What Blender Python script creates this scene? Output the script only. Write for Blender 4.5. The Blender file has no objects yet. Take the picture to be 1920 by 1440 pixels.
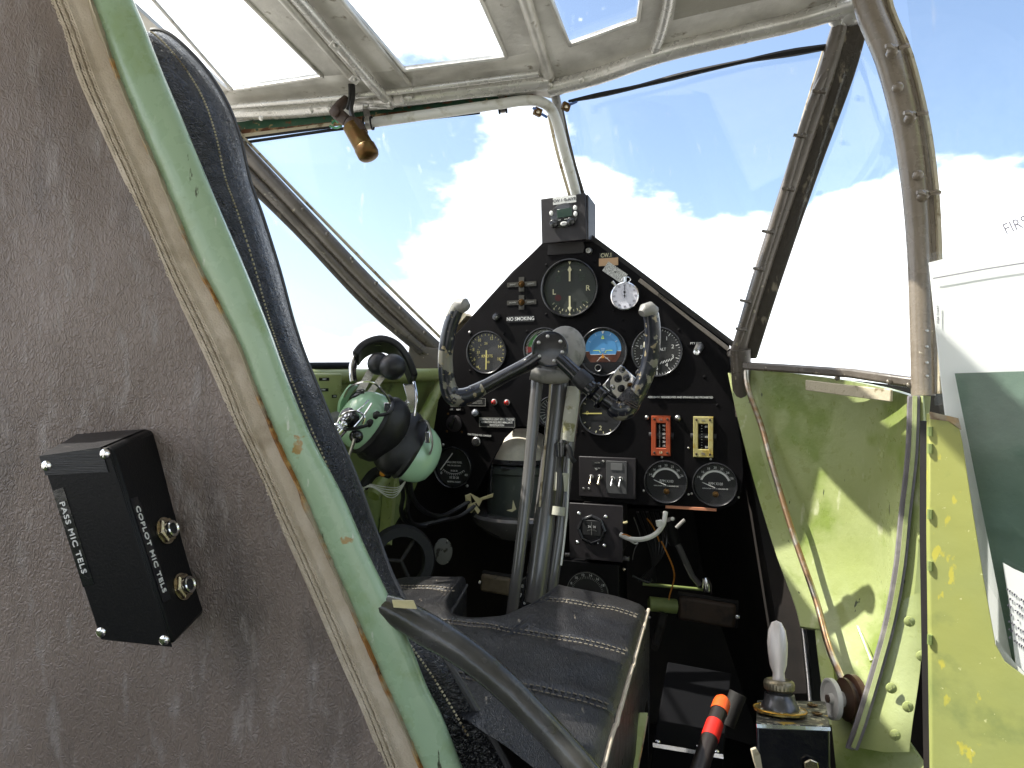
import bpy, bmesh, math, random
from mathutils import Vector, Matrix, noise
random.seed(7)
PI = math.pi
sc = bpy.context.scene
COL = sc.collection
# ---------------------------------------------------------------- camera, sky, sun, exposure
FPX = 1280.0
cam_d = bpy.data.cameras.new('camera'); cam = bpy.data.objects.new('camera', cam_d); COL.objects.link(cam)
cam_d.sensor_width = 36; cam_d.lens = 24; cam_d.clip_start = 0.02; cam_d.clip_end = 8000
cam.location = (0, 0, 0); cam.rotation_euler = (math.radians(90), 0, 0); sc.camera = cam
SUN = Vector((-0.585, 0.06, 0.79)).normalized()
SUN_EL = math.asin(SUN.z); SUN_AZ = math.atan2(SUN.x, SUN.y)
w = bpy.data.worlds.new('World'); sc.world = w; w.use_nodes = True
nt = w.node_tree; nt.nodes.clear()
def N(nt, t, **k):
    n = nt.nodes.new(t)
    for a, b in k.items(): setattr(n, a, b)
    return n
out = N(nt, 'ShaderNodeOutputWorld'); bg = N(nt, 'ShaderNodeBackground'); bg.inputs['Strength'].default_value = 0.14
sky = N(nt, 'ShaderNodeTexSky', sky_type='NISHITA', sun_disc=False); sky.sun_elevation = SUN_EL; sky.sun_rotation = SUN_AZ
sky.air_density = 1.0; sky.dust_density = 2.6; sky.ozone_density = 1.0
tc = N(nt, 'ShaderNodeTexCoord')
def vmath(op, a, b=None):
    n = N(nt, 'ShaderNodeVectorMath', operation=op)
    nt.links.new(a, n.inputs[0])
    if b is not None:
        if isinstance(b, (tuple, Vector)): n.inputs[1].default_value = b
        else: nt.links.new(b, n.inputs[1])
    return n
def fmath(op, a, b=None, c=None):
    n = N(nt, 'ShaderNodeMath', operation=op)
    for i, v in enumerate((a, b, c)):
        if v is None: continue
        if isinstance(v, (int, float)): n.inputs[i].default_value = v
        else: nt.links.new(v, n.inputs[i])
    return n.outputs[0]
dirn = vmath('NORMALIZE', tc.outputs['Generated']).outputs[0]
def noi(scale, det, off):
    m = N(nt, 'ShaderNodeMapping'); m.inputs['Location'].default_value = off; m.inputs['Scale'].default_value = (1, 1, 1.7)
    nt.links.new(dirn, m.inputs[0])
    n = N(nt, 'ShaderNodeTexNoise'); n.inputs['Scale'].default_value = scale; n.inputs['Detail'].default_value = det
    n.inputs['Roughness'].default_value = 0.52
    nt.links.new(m.outputs[0], n.inputs[0]); return n.outputs[0]
n1 = noi(2.1, 8, (3.1, 1.7, .4)); n2 = noi(8.0, 6, (0, 5, 2))
n3 = noi(24.0, 6, (2, 1, 7))
acc = fmath('ADD', fmath('ADD', fmath('MULTIPLY', n1, 1.0), fmath('MULTIPLY', n2, .85)), fmath('MULTIPLY', fmath('SUBTRACT', n3, .55), .45))
def cdir(px, py): return Vector(((px-960)/FPX, 1, (720-py)/FPX)).normalized()
# cumulus clouds (+) and clear patches (-) where the day's sky had them: (px, py, size, amount)
for px, py, s, a in [(1270, 250, .13, -.62), (1450, 200, .09, -.40), (1140, 260, .07, -.38), (1390, 360, .05, -.32), (1480, 250, .04, -.2), (1800, 60, .20, -.55), (1880, 180, .10, -.35), (1640, 60, .12, -.4),
                     (600, 450, .13, -.5), (760, 300, .09, -.45), (560, 320, .12, -.4), (880, 250, .06, -.3), (640, 560, .08, -.2), (1110, 30, .05, -.3), (1330, 560, .05, -.16), (1860, 400, .10, .5), (1560, 240, .03, -.2),
                     (1210, 500, .12, .55), (900, 400, .11, .40), (1620, 430, .11, .60), (1450, 300, .035, .3), (1000, 520, .2, .2), (1110, 370, .05, .35), (1370, 470, .04, .3),
                     (300, 100, .3, .5), (620, 680, .2, .4), (1500, 620, .2, .25)]:
    d = vmath('DOT_PRODUCT', dirn, cdir(px, py)); v = d.outputs['Value']
    g = fmath('MULTIPLY', fmath('SUBTRACT', v, 1.0), 1.0/(s*s))
    e = fmath('EXPONENT', g)
    acc = fmath('MULTIPLY_ADD', e, a, acc)
mr = N(nt, 'ShaderNodeMapRange', interpolation_type='SMOOTHSTEP'); nt.links.new(acc, mr.inputs[0])
mr.inputs[1].default_value = 0.83; mr.inputs[2].default_value = 1.09
mx = N(nt, 'ShaderNodeMix', data_type='RGBA'); nt.links.new(mr.outputs[0], mx.inputs[0]); nt.links.new(sky.outputs[0], mx.inputs[6])
mx.inputs[7].default_value = (8.6, 8.8, 9.2, 1)
nt.links.new(mx.outputs[2], bg.inputs[0]); nt.links.new(bg.outputs[0], out.inputs[0])
sl = bpy.data.lights.new('sun', 'SUN'); sl.energy = 4.6; sl.angle = math.radians(.5); sl.color = (1, .95, .86)
so = bpy.data.objects.new('sun', sl); COL.objects.link(so); so.rotation_euler = SUN.to_track_quat('Z', 'Y').to_euler(); so.location = SUN*20
sc.view_settings.view_transform = 'Standard'; sc.view_settings.look = 'None'; sc.view_settings.gamma = 1
sc.view_settings.use_curve_mapping = False; sc.view_settings.exposure = 1.15
sc.render.engine = 'CYCLES'; sc.cycles.max_bounces = 8; sc.cycles.transparent_max_bounces = 16
# ---------------------------------------------------------------- materials
def mat(name, base, rough=.5, metal=0, layers=(), bump=None, bump2=None, coat=0, rvar=0, trans=None, spec=.5):
    m = bpy.data.materials.new(name); m.use_nodes = True; t = m.node_tree; b = t.nodes['Principled BSDF']
    b.inputs['Roughness'].default_value = rough; b.inputs['Metallic'].default_value = metal
    b.inputs['Specular IOR Level'].default_value = spec
    b.inputs['Coat Weight'].default_value = coat; b.inputs['Coat Roughness'].default_value = .12
    tc = N(t, 'ShaderNodeTexCoord')
    def nz(scale, det=5, aniso=(1, 1, 1), rot=(0, 0, 0), rgh=.55):
        mp = N(t, 'ShaderNodeMapping'); mp.inputs['Scale'].default_value = aniso; mp.inputs['Rotation'].default_value = rot
        mp.inputs['Location'].default_value = (random.random()*5,)*3
        t.links.new(tc.outputs['Object'], mp.inputs[0])
        n = N(t, 'ShaderNodeTexNoise'); n.inputs['Scale'].default_value = scale; n.inputs['Detail'].default_value = det; n.inputs['Roughness'].default_value = rgh
        t.links.new(mp.outputs[0], n.inputs[0]); return n.outputs[0]
    cur = None
    rg = N(t, 'ShaderNodeRGB'); rg.outputs[0].default_value = (*base, 1); cur = rg.outputs[0]
    for L in layers:      # (colour, scale, lo, hi, [aniso], [rot])
        an = L[4] if len(L) > 4 else (1, 1, 1); ro = L[5] if len(L) > 5 else (0, 0, 0)
        f = nz(L[1], 6, an, ro)
        r = N(t, 'ShaderNodeMapRange'); r.inputs[1].default_value = L[2]; r.inputs[2].default_value = L[3]; t.links.new(f, r.inputs[0])
        x = N(t, 'ShaderNodeMix', data_type='RGBA'); t.links.new(r.outputs[0], x.inputs[0]); t.links.new(cur, x.inputs[6]); x.inputs[7].default_value = (*L[0], 1)
        cur = x.outputs[2]
    t.links.new(cur, b.inputs['Base Color'])
    if rvar:
        f = nz(60, 4); r = N(t, 'ShaderNodeMapRange'); r.inputs[1].default_value = .3; r.inputs[2].default_value = .7
        r.inputs[3].default_value = max(.02, rough-rvar); r.inputs[4].default_value = min(1, rough+rvar); t.links.new(f, r.inputs[0]); t.links.new(r.outputs[0], b.inputs['Roughness'])
    nrm = None
    for bp in (bump, bump2):
        if not bp: continue     # (scale, dist, kind, aniso)
        kind = bp[2] if len(bp) > 2 else 'n'; an = bp[3] if len(bp) > 3 else (1, 1, 1); ro = bp[4] if len(bp) > 4 else (0, 0, 0)
        if kind == 'v':
            mp = N(t, 'ShaderNodeMapping'); mp.inputs['Scale'].default_value = an; mp.inputs['Rotation'].default_value = ro; t.links.new(tc.outputs['Object'], mp.inputs[0])
            dn = N(t, 'ShaderNodeTexNoise'); dn.inputs['Scale'].default_value = bp[0]*.5; t.links.new(mp.outputs[0], dn.inputs[0])
            ma = N(t, 'ShaderNodeMix', data_type='VECTOR'); ma.inputs[0].default_value = .012; t.links.new(mp.outputs[0], ma.inputs[4]); t.links.new(dn.outputs[1], ma.inputs[5])
            v = N(t, 'ShaderNodeTexVoronoi', feature='DISTANCE_TO_EDGE'); v.inputs['Scale'].default_value = bp[0]; t.links.new(ma.outputs[1], v.inputs[0])
            r = N(t, 'ShaderNodeMapRange'); r.inputs[2].default_value = .35; t.links.new(v.outputs[0], r.inputs[0]); h = r.outputs[0]
        else: h = nz(bp[0], 6, an, ro)
        bn = N(t, 'ShaderNodeBump'); bn.inputs['Strength'].default_value = 1; bn.inputs['Distance'].default_value = bp[1]; t.links.new(h, bn.inputs['Height'])
        if nrm: t.links.new(nrm, bn.inputs['Normal'])
        nrm = bn.outputs[0]
    if nrm: t.links.new(nrm, b.inputs['Normal'])
    return m
def glassmat(name, tint=(1, 1, 1), gl=.05, rough=.02, haze=0):
    m = bpy.data.materials.new(name); m.use_nodes = True; t = m.node_tree; t.nodes.clear()
    o = N(t, 'ShaderNodeOutputMaterial'); tr = N(t, 'ShaderNodeBsdfTransparent'); tr.inputs[0].default_value = (*tint, 1)
    g = N(t, 'ShaderNodeBsdfGlossy'); g.inputs['Roughness'].default_value = rough
    mixn = N(t, 'ShaderNodeMixShader'); mixn.inputs[0].default_value = gl
    t.links.new(tr.outputs[0], mixn.inputs[1]); t.links.new(g.outputs[0], mixn.inputs[2]); last = mixn.outputs[0]
    if haze:   # fine scratches and smears that scatter light
        tcn = N(t, 'ShaderNodeTexCoord'); mp = N(t, 'ShaderNodeMapping'); mp.inputs['Scale'].default_value = (1, 1, .12); mp.inputs['Rotation'].default_value = (.3, .5, 0)
        nz = N(t, 'ShaderNodeTexNoise'); nz.inputs['Scale'].default_value = 55; nz.inputs['Detail'].default_value = 8
        t.links.new(tcn.outputs['Object'], mp.inputs[0]); t.links.new(mp.outputs[0], nz.inputs[0])
        r = N(t, 'ShaderNodeMapRange'); r.inputs[1].default_value = .66; r.inputs[2].default_value = .78; r.inputs[4].default_value = haze; t.links.new(nz.outputs[0], r.inputs[0])
        df = N(t, 'ShaderNodeBsdfTranslucent'); df.inputs[0].default_value = (.9, .9, .9, 1)
        m2 = N(t, 'ShaderNodeMixShader'); t.links.new(r.outputs[0], m2.inputs[0]); t.links.new(last, m2.inputs[1]); t.links.new(df.outputs[0], m2.inputs[2]); last = m2.outputs[0]
    t.links.new(last, o.inputs[0]); return m
M = {}
M['leather_grey'] = mat('grey_brown_leather', (.165, .128, .110), .42, layers=[((.225, .178, .155), 7, .38, .66), ((.12, .097, .088), 22, .55, .75, (1, 1, .3), (0, .3, 0)), ((.27, .235, .22), 90, .56, .72, (1, 1, .25), (0, .45, 0))],
                        bump=(330, .00042, 'v', (1, 1, .6), (0, .35, 0)), bump2=(34, .0022, 'n', (1, 1, .30), (0, .45, 0)))
M['braid'] = mat('beige_braid', (.50, .42, .32), .9, layers=[((.60, .52, .42), 60, .4, .7), ((.36, .29, .21), 30, .6, .75), ((.66, .54, .34), 14, .62, .7, (1, 1, .2), (0, -.42, 0))], bump=(700, .0008, 'n'))
M['green_paint'] = mat('pale_green_paint', (.33, .46, .30), .28, layers=[((.38, .52, .35), 6, .4, .7), ((.28, .39, .21), 25, .56, .68), ((.55, .62, .50), 130, .66, .70, (1, 1, .35)), ((.06, .07, .04), 90, .67, .69, (1, 1, .22), (0, -.4, 0)), ((.33, .22, .07), 35, .70, .72)],
                       bump=(40, .0006), bump2=(260, .00015), coat=.2, rvar=.08)
M['green_wall'] = mat('olive_green_paint', (.29, .33, .12), .32, layers=[((.36, .40, .18), 5, .42, .6), ((.21, .27, .065), 13, .54, .66), ((.05, .06, .03), 75, .69, .71, (1, 1, .3)), ((.46, .48, .28), 40, .64, .70, (1, 1, .4))], bump=(18, .0022), bump2=(220, .0002), coat=.15, rvar=.08)
M['green_dark'] = mat('dark_olive_paint', (.17, .22, .07), .45, layers=[((.24, .29, .10), 12, .45, .65), ((.06, .08, .03), 30, .6, .7)], bump=(40, .0006))
M['door_green'] = mat('yellow_green_paint', (.36, .37, .105), .42, layers=[((.31, .34, .12), 7, .4, .7), ((.52, .47, .08), 90, .62, .66, (1, 1, .5)), ((.22, .26, .09), 20, .58, .70), ((.62, .62, .3), 200, .68, .71)], bump=(50, .0004), rvar=.08)
M['rust'] = mat('rust', (.30, .13, .03), .85, layers=[((.50, .30, .10), 120, .45, .6), ((.12, .05, .02), 90, .55, .65), ((.36, .31, .22), 16, .47, .53)], bump=(300, .001))
M['leather_black'] = mat('black_leather', (.009, .009, .011), .30, layers=[((.017, .016, .018), 20, .5, .7)], bump=(300, .0008, 'v', (.5, 1, 1.2)), bump2=(34, .0045, 'n', (.6, 1, 1.3)), rvar=.08)
M['leather_seat'] = mat('cracked_black_leather', (.013, .013, .015), .36, layers=[((.021, .020, .020), 12, .45, .65), ((.22, .19, .15), 60, .68, .74, (2.2, .7, 1), (0, 0, .5)), ((.3, .27, .2), 260, .76, .78)],
                        bump=(330, .00025, 'v', (1.6, .6, 1), (0, 0, .5)), bump2=(20, .0016, 'n', (1.4, .5, 1), (0, 0, .4)), rvar=.1)
M['thread'] = mat('cream_thread', (.20, .175, .135), .8)
M['piping_dark'] = mat('dark_piping', (.05, .048, .05), .45)
M['black_plastic'] = mat('black_plastic', (.006, .006, .007), .42, layers=[((.012, .011, .012), 260, .55, .8)], bump=(600, .0002), spec=.2)
M['black_tape'] = mat('black_tape', (.010, .010, .012), .35, layers=[((.06, .055, .05), 500, .62, .7, (.1, 1, 3))], bump=(500, .0004, 'n', (.08, 1, 4)))
M['panel_black'] = mat('black_crackle_paint', (.004, .0035, .004), .6, layers=[((.0065, .0055, .0065), 18, .45, .75), ((.08, .07, .055), 120, .75, .78)], bump=(900, .0002), spec=.10)
M['gloss_black'] = mat('gloss_black_paint', (.006, .0065, .010), .2, layers=[((.02, .02, .02), 60, .5, .7)], bump=(120, .0006), coat=.4)
M['worn_black'] = mat('worn_black_paint', (.010, .012, .020), .28, layers=[((.20, .19, .155), 42, .56, .57), ((.28, .23, .14), 100, .62, .635)], bump=(70, .0012), coat=.35)
M['grey_tube'] = mat('grey_painted_tube', (.105, .10, .10), .20, layers=[((.125, .12, .115), 12, .45, .7), ((.42, .40, .36), 130, .74, .76)], bump=(30, .0003), coat=.5)
M['grey_cast'] = mat('grey_painted_casting', (.26, .25, .23), .5, layers=[((.16, .155, .14), 50, .5, .62)], bump=(150, .0008))
M['dirty_tape'] = mat('dirty_cream_tape', (.42, .41, .34), .5, layers=[((.20, .19, .08), 55, .52, .62), ((.6, .58, .5), 120, .6, .7)], bump=(80, .001))
M['chrome'] = mat('chrome', (.72, .72, .73), .14, 1, bump=(80, .0002))
M['steel'] = mat('dull_steel', (.50, .49, .47), .34, 1, layers=[((.35, .33, .30), 200, .5, .65)])
M['brass_nut'] = mat('pale_brass', (.62, .54, .40), .25, 1, layers=[((.45, .38, .26), 250, .5, .7)], bump=(300, .0003))
M['brass'] = mat('tarnished_brass', (.10, .060, .016), .42, .85, layers=[((.12, .06, .02), 50, .5, .65), ((.24, .16, .06), 90, .6, .75)], bump=(120, .0003))
M['silver_paint'] = mat('aluminium_dope', (.70, .68, .63), .40, .3, layers=[((.36, .345, .31), 8, .4, .65), ((.25, .22, .17), 40, .64, .72), ((.6, .59, .57), 90, .68, .78)], bump=(14, .003), bump2=(150, .0004), rvar=.1)
M['silver_tube'] = mat('silver_painted_tube', (.66, .65, .62), .27, .5, layers=[((.54, .52, .48), 18, .45, .75), ((.16, .10, .05), 70, .70, .73)], bump=(20, .0005), rvar=.06)
M['fabric_dope'] = mat('doped_fabric', (.33, .315, .27), .62, .1, layers=[((.27, .255, .215), 8, .4, .7), ((.42, .41, .38), 70, .62, .75)], bump=(1500, .0002), bump2=(12, .004))
M['seal_green'] = mat('dark_green_paint', (.025, .08, .045), .5, layers=[((.13, .045, .015), 50, .56, .62), ((.3, .22, .1), 90, .66, .7)], bump=(70, .002))
M['rust_strip'] = mat('rusty_brown_sealant', (.10, .035, .012), .8, layers=[((.35, .24, .12), 35, .5, .6), ((.02, .06, .035), 60, .6, .66)], bump=(90, .002))
M['cream_seal'] = mat('cream_sealant', (.48, .42, .30), .7, layers=[((.2, .15, .08), 60, .55, .65)], bump=(60, .002))
M['conduit'] = mat('off_white_conduit', (.62, .62, .58), .38, layers=[((.42, .40, .32), 45, .55, .68)], bump=(30, .0005))
M['brown_frame'] = mat('brown_grey_paint', (.085, .070, .055), .33, layers=[((.13, .11, .09), 18, .45, .65), ((.30, .26, .19), 90, .66, .70)], bump=(50, .001), coat=.25, rvar=.1)
M['tan_frame'] = mat('tan_grey_paint', (.20, .165, .125), .28, layers=[((.25, .21, .165), 14, .45, .7), ((.5, .45, .35), 120, .71, .73)], bump=(60, .0009), coat=.3, rvar=.08)
M['dark_wood'] = mat('peeling_dark_varnish', (.035, .027, .018), .6, layers=[((.20, .17, .12), 60, .60, .66, (1, 1, .35))], bump=(90, .002))
M['rubber'] = mat('black_rubber', (.009, .009, .009), .6, spec=.3)
M['cable_black'] = mat('black_cable', (.014, .014, .015), .35)
M['wire_white'] = mat('white_wire', (.65, .65, .62), .4)
M['wire_orange'] = mat('orange_wire', (.45, .17, .02), .5)
M['wire_blue'] = mat('blue_wire', (.04, .10, .30), .5)
M['wire_green'] = mat('green_wire', (.06, .25, .12), .5)
M['cup_green'] = mat('mint_green_plastic', (.38, .60, .40), .2, coat=.5)
M['mint_dark'] = mat('foam_black', (.010, .010, .012), .45, bump=(500, .0003))
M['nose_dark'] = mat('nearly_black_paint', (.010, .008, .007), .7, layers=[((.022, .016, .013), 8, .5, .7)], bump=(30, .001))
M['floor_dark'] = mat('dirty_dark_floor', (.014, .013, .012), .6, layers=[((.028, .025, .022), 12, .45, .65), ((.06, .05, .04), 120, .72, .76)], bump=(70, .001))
M['white_print'] = mat('white_print', (.72, .72, .70), .6)
M['grey_print'] = mat('faded_grey_print', (.30, .30, .28), .6)
M['dim_print'] = mat('dim_green_print', (.035, .055, .035), .7)
M['lume'] = mat('cream_luminous_paint', (.62, .58, .36), .6)
M['lume_yellow'] = mat('yellow_luminous_paint', (.60, .52, .16), .6)
M['dial_black'] = mat('dial_black', (.008, .008, .009), .6)
M['dial_green'] = mat('dial_greenish_black', (.014, .018, .014), .55)
M['bezel'] = mat('bezel_black', (.014, .014, .016), .25, coat=.3)
M['red_lamp'] = mat('red_lamp_lens', (.38, .012, .008), .18, coat=.6)
M['red_mark'] = mat('red_mark', (.35, .02, .02), .5); M['green_mark'] = mat('green_mark', (.05, .20, .04), .5)
M['clear_lamp'] = mat('clear_lamp_lens', (.28, .30, .34), .12, .3, coat=.6)
M['sky_blue'] = mat('horizon_blue', (.07, .25, .50), .4); M['sky_blue2'] = mat('horizon_ring_blue', (.09, .30, .58), .4)
M['earth_brown'] = mat('horizon_brown', (.11, .035, .018), .4); M['amber'] = mat('amber_symbol', (.55, .22, .01), .4)
M['hi_yellow'] = mat('yellow_green_symbol', (.55, .70, .05), .4)
M['orange_bezel'] = mat('orange_bezel_paint', (.34, .055, .012), .5, layers=[((.24, .035, .01), 60, .5, .65)], bump=(200, .0004))
M['yellow_bezel'] = mat('cream_yellow_bezel_paint', (.40, .35, .14), .5, layers=[((.33, .23, .03), 60, .5, .65)], bump=(200, .0004))
M['peach'] = mat('peach_strip', (.62, .25, .14), .6); M['tan_label'] = mat('tan_label', (.52, .33, .18), .6)
M['white_enamel'] = mat('white_enamel', (.72, .71, .78), .35); M['ink'] = mat('dark_ink', (.03, .03, .04), .6); M['ink_grey'] = mat('grey_ink', (.18, .17, .2), .6)
M['tag_metal'] = mat('speckled_tag', (.62, .62, .58), .5, layers=[((.12, .12, .11), 900, .5, .56)])
M['lcd'] = mat('lcd_green', (.030, .055, .045), .2, coat=.4); M['btn_white'] = mat('white_button', (.70, .70, .68), .35)
M['box_brown'] = mat('powder_black_box', (.013, .010, .012), .5, bump=(700, .0003))
M['brown_pedal'] = mat('worn_brown_leather', (.13, .10, .065), .6, layers=[((.07, .05, .03), 30, .45, .65), ((.02, .02, .02), 60, .6, .7)], bump=(90, .001))
M['dark_pedal'] = mat('dark_brown_leather', (.05, .030, .020), .6, layers=[((.02, .015, .01), 40, .5, .65)], bump=(90, .001))
M['compass_cream'] = mat('cream_hood_paint', (.60, .56, .46), .5, layers=[((.45, .42, .34), 25, .5, .65)])
M['compass_grey'] = mat('grey_green_bowl', (.055, .065, .06), .35, layers=[((.10, .11, .10), 60, .6, .7)])
M['orange_red'] = mat('orange_red_plastic', (.85, .10, .015), .4); M['red_tape'] = mat('red_tape', (.62, .015, .008), .5); M['torch_black'] = mat('torch_black', (.02, .014, .012), .4)
M['copper'] = mat('copper_pipe', (.42, .26, .15), .28, .8, layers=[((.55, .50, .42), 40, .45, .6)])
M['pulley_brown'] = mat('brown_bakelite', (.055, .028, .018), .35); M['pulley_grey'] = mat('grey_nylon', (.50, .49, .46), .4)
M['ply_grey'] = mat('grey_edge_strip', (.16, .145, .16), .6, layers=[((.24, .22, .22), 40, .5, .65)], bump=(60, .001))
def papermat():
    m = mat('white_paper', (.92, .93, .91), .6); t = m.node_tree; b = t.nodes['Principled BSDF']; o = t.nodes['Material Output']
    tl = N(t, 'ShaderNodeBsdfTranslucent'); tl.inputs[0].default_value = (.92, .92, .90, 1); mxs = N(t, 'ShaderNodeMixShader'); mxs.inputs[0].default_value = .3
    t.links.new(b.outputs[0], mxs.inputs[1]); t.links.new(tl.outputs[0], mxs.inputs[2]); t.links.new(mxs.outputs[0], o.inputs[0]); return m
M['paper_white'] = papermat(); M['paper_green'] = mat('dark_green_card', (.105, .165, .125), .85, layers=[((.125, .19, .145), 30, .45, .65), ((.20, .27, .22), 12, .66, .70, (.25, 1, 1.6), (0, .3, 0))], bump=(16, .004))
M['plastic_sleeve'] = glassmat('clear_plastic_sleeve', (.99, .995, .995), .03, .15, .12)
M['perspex'] = glassmat('perspex', (.97, .985, .99), .04, .02, .24)
M['dial_glass'] = glassmat('dial_glass', (1, 1, 1), .015, .01)
M['grass'] = mat('concrete_apron', (.36, .35, .33), .9, layers=[((.29, .28, .26), .4, .4, .6), ((.42, .41, .39), 3, .55, .7)])
M['skin_silver'] = mat('outer_silver_skin', (.5, .5, .5), .4, .4)
M['arm_grey'] = mat('grey_green_rail_paint', (.030, .029, .024), .22, layers=[((.07, .069, .068), 9, .42, .6), ((.05, .048, .02), 30, .58, .66)], bump=(50, .0012), coat=.3, rvar=.1)
M['masking'] = mat('old_masking_tape', (.52, .46, .25), .7, bump=(80, .001))
# ---------------------------------------------------------------- geometry helpers
def P(px, py, Y): return Vector(((px-960)/FPX*Y, Y, (720-py)/FPX*Y))
TH = math.radians(20.5)
T = Vector((math.cos(TH), -math.sin(TH), 0)); F = Vector((math.sin(TH), math.cos(TH), 0)); U = Vector((0, 0, 1))
PC = F.dot(Vector((.136, 1.2, 0)))
def pp(px, py, d=0.0):      # point on the instrument panel's plane (a real plane, turned 20 degrees); d metres towards the pilot
    u = (px-960)/FPX; Y = (PC-d)/(u*F.x+F.y); return P(px, py, Y)
def R(px, py, dz=0.0):      # point on the cockpit roof's plane
    v = (720-py)/FPX; return P(px, py, (.608+dz)/(v+.12))
def frame(o, x, y, z): 
    m = Matrix((x, y, z)).transposed().to_4x4(); m.translation = o; return m
def pm(px, py, d=0.0): return frame(pp(px, py, d), T, F, U)   # local -Y looks at the pilot
def axm(o, axis, up=U):     # matrix whose local -Y points along axis
    y = -axis.normalized(); z = (up - y*up.dot(y))
    if z.length < 1e-4: z = Vector((1, 0, 0))
    z.normalize(); x = y.cross(z); return frame(o, x, y, z)
S = 1.2/FPX                 # metres per photo pixel at the panel
def cat(pts, n=6, closed=False):
    res = []; k = len(pts)
    dim = [tuple(p) for p in pts]
    for i in range(k if closed else k-1):
        g = lambda j: dim[j % k] if closed else dim[max(0, min(k-1, j))]
        a, b, c, d = g(i-1), g(i), g(i+1), g(i+2)
        for s in range(n):
            t = s/n
            res.append(tuple(.5*((2*b[q])+(-a[q]+c[q])*t+(2*a[q]-5*b[q]+4*c[q]-d[q])*t*t+(-a[q]+3*b[q]-3*c[q]+d[q])*t**3) for q in range(len(b))))
    if not closed: res.append(dim[-1])
    return res
def B(): return bmesh.new()
def box(bm, m, sx, sy, sz):
    vs = [bm.verts.new(m @ Vector((x*sx/2, y*sy/2, z*sz/2))) for x in (-1, 1) for y in (-1, 1) for z in (-1, 1)]
    for f in ((0, 1, 3, 2), (4, 6, 7, 5), (0, 4, 5, 1), (2, 3, 7, 6), (0, 2, 6, 4), (1, 5, 7, 3)): bm.faces.new([vs[i] for i in f])
def hexa(bm, c8):
    vs = [bm.verts.new(v) for v in c8]
    for f in ((0, 1, 2, 3), (7, 6, 5, 4), (0, 4, 5, 1), (1, 5, 6, 2), (2, 6, 7, 3), (3, 7, 4, 0)): bm.faces.new([vs[i] for i in f])
def lathe(bm, m, prof, seg=32, sxz=(1, 1)):     # profile (radius, height towards local -Y)
    rows = []
    for r, h in prof:
        if r < 1e-6: rows.append([bm.verts.new(m @ Vector((0, -h, 0)))])
        else: rows.append([bm.verts.new(m @ Vector((r*sxz[0]*math.cos(a*2*PI/seg), -h, r*sxz[1]*math.sin(a*2*PI/seg)))) for a in range(seg)])
    for a, b in zip(rows[:-1], rows[1:]):
        for i in range(seg):
            j = (i+1) % seg
            if len(a) == 1 and len(b) == 1: continue
            if len(a) == 1: bm.faces.new((a[0], b[i], b[j]))
            elif len(b) == 1: bm.faces.new((a[j], a[i], b[0]))
            else: bm.faces.new((a[j], a[i], b[i], b[j]))
def tube(bm, pts, r, seg=12, caps=True, flat=None):
    pts = [Vector(p) for p in pts]; n = len(pts)
    rr = r if isinstance(r, (list, tuple)) else [r]*n
    if len(rr) != n: rr = [rr[min(len(rr)-1, int(i*(len(rr)-1)/(n-1)))] + (rr[min(len(rr)-1, int(i*(len(rr)-1)/(n-1))+1)]-rr[min(len(rr)-1, int(i*(len(rr)-1)/(n-1)))])*((i*(len(rr)-1)/(n-1)) % 1) for i in range(n)]
    tg = [(pts[min(n-1, i+1)]-pts[max(0, i-1)]).normalized() for i in range(n)]
    x = tg[0].cross(U)
    if x.length < .1: x = tg[0].cross(Vector((1, 0, 0)))
    rows = []
    for i in range(n):
        x = (x - tg[i]*x.dot(tg[i])).normalized(); y = tg[i].cross(x)
        if flat:
            fy = (flat-tg[i]*flat.dot(tg[i])).normalized(); fx = tg[i].cross(fy); 
        row = []
        for a in range(seg):
            c, s = math.cos(a*2*PI/seg), math.sin(a*2*PI/seg)
            row.append(bm.verts.new(pts[i] + (x*c+y*s)*rr[i]))
        rows.append(row)
    for a, b in zip(rows[:-1], rows[1:]):
        for i in range(seg): bm.faces.new((a[i], a[(i+1) % seg], b[(i+1) % seg], b[i]))
    if caps: bm.faces.new(rows[0][::-1]); bm.faces.new(rows[-1])
def ribbon(bm, pts, wv, th):    # path with a width vector and a thickness
    pts = [Vector(p) for p in pts]; n = len(pts); rows = []
    for i, p in enumerate(pts):
        wvi = wv[i] if isinstance(wv, list) else wv
        t = (pts[min(n-1, i+1)]-pts[max(0, i-1)]).normalized(); nn = t.cross(wvi).normalized()*th/2
        rows.append([bm.verts.new(v) for v in (p-wvi/2-nn, p+wvi/2-nn, p+wvi/2+nn, p-wvi/2+nn)])
    for a, b in zip(rows[:-1], rows[1:]):
        for i in range(4): bm.faces.new((a[i], a[(i+1) % 4], b[(i+1) % 4], b[i]))
    bm.faces.new(rows[0][::-1]); bm.faces.new(rows[-1])
def prism(bm, pts, vec):
    a = [bm.verts.new(p) for p in pts]; b = [bm.verts.new(Vector(p)+vec) for p in pts]; n = len(pts)
    bm.faces.new(a); bm.faces.new(b[::-1])
    for i in range(n): bm.faces.new((a[i], b[i], b[(i+1) % n], a[(i+1) % n]))
def loft(bm, rows, closed=False):
    vr = [[bm.verts.new(Vector(p)) for p in r] for r in rows]
    for a, b in zip(vr[:-1], vr[1:]):
        n = len(a)
        for i in range(n if closed else n-1):
            j = (i+1) % n; bm.faces.new((a[i], a[j], b[j], b[i]))
    return vr
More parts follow.
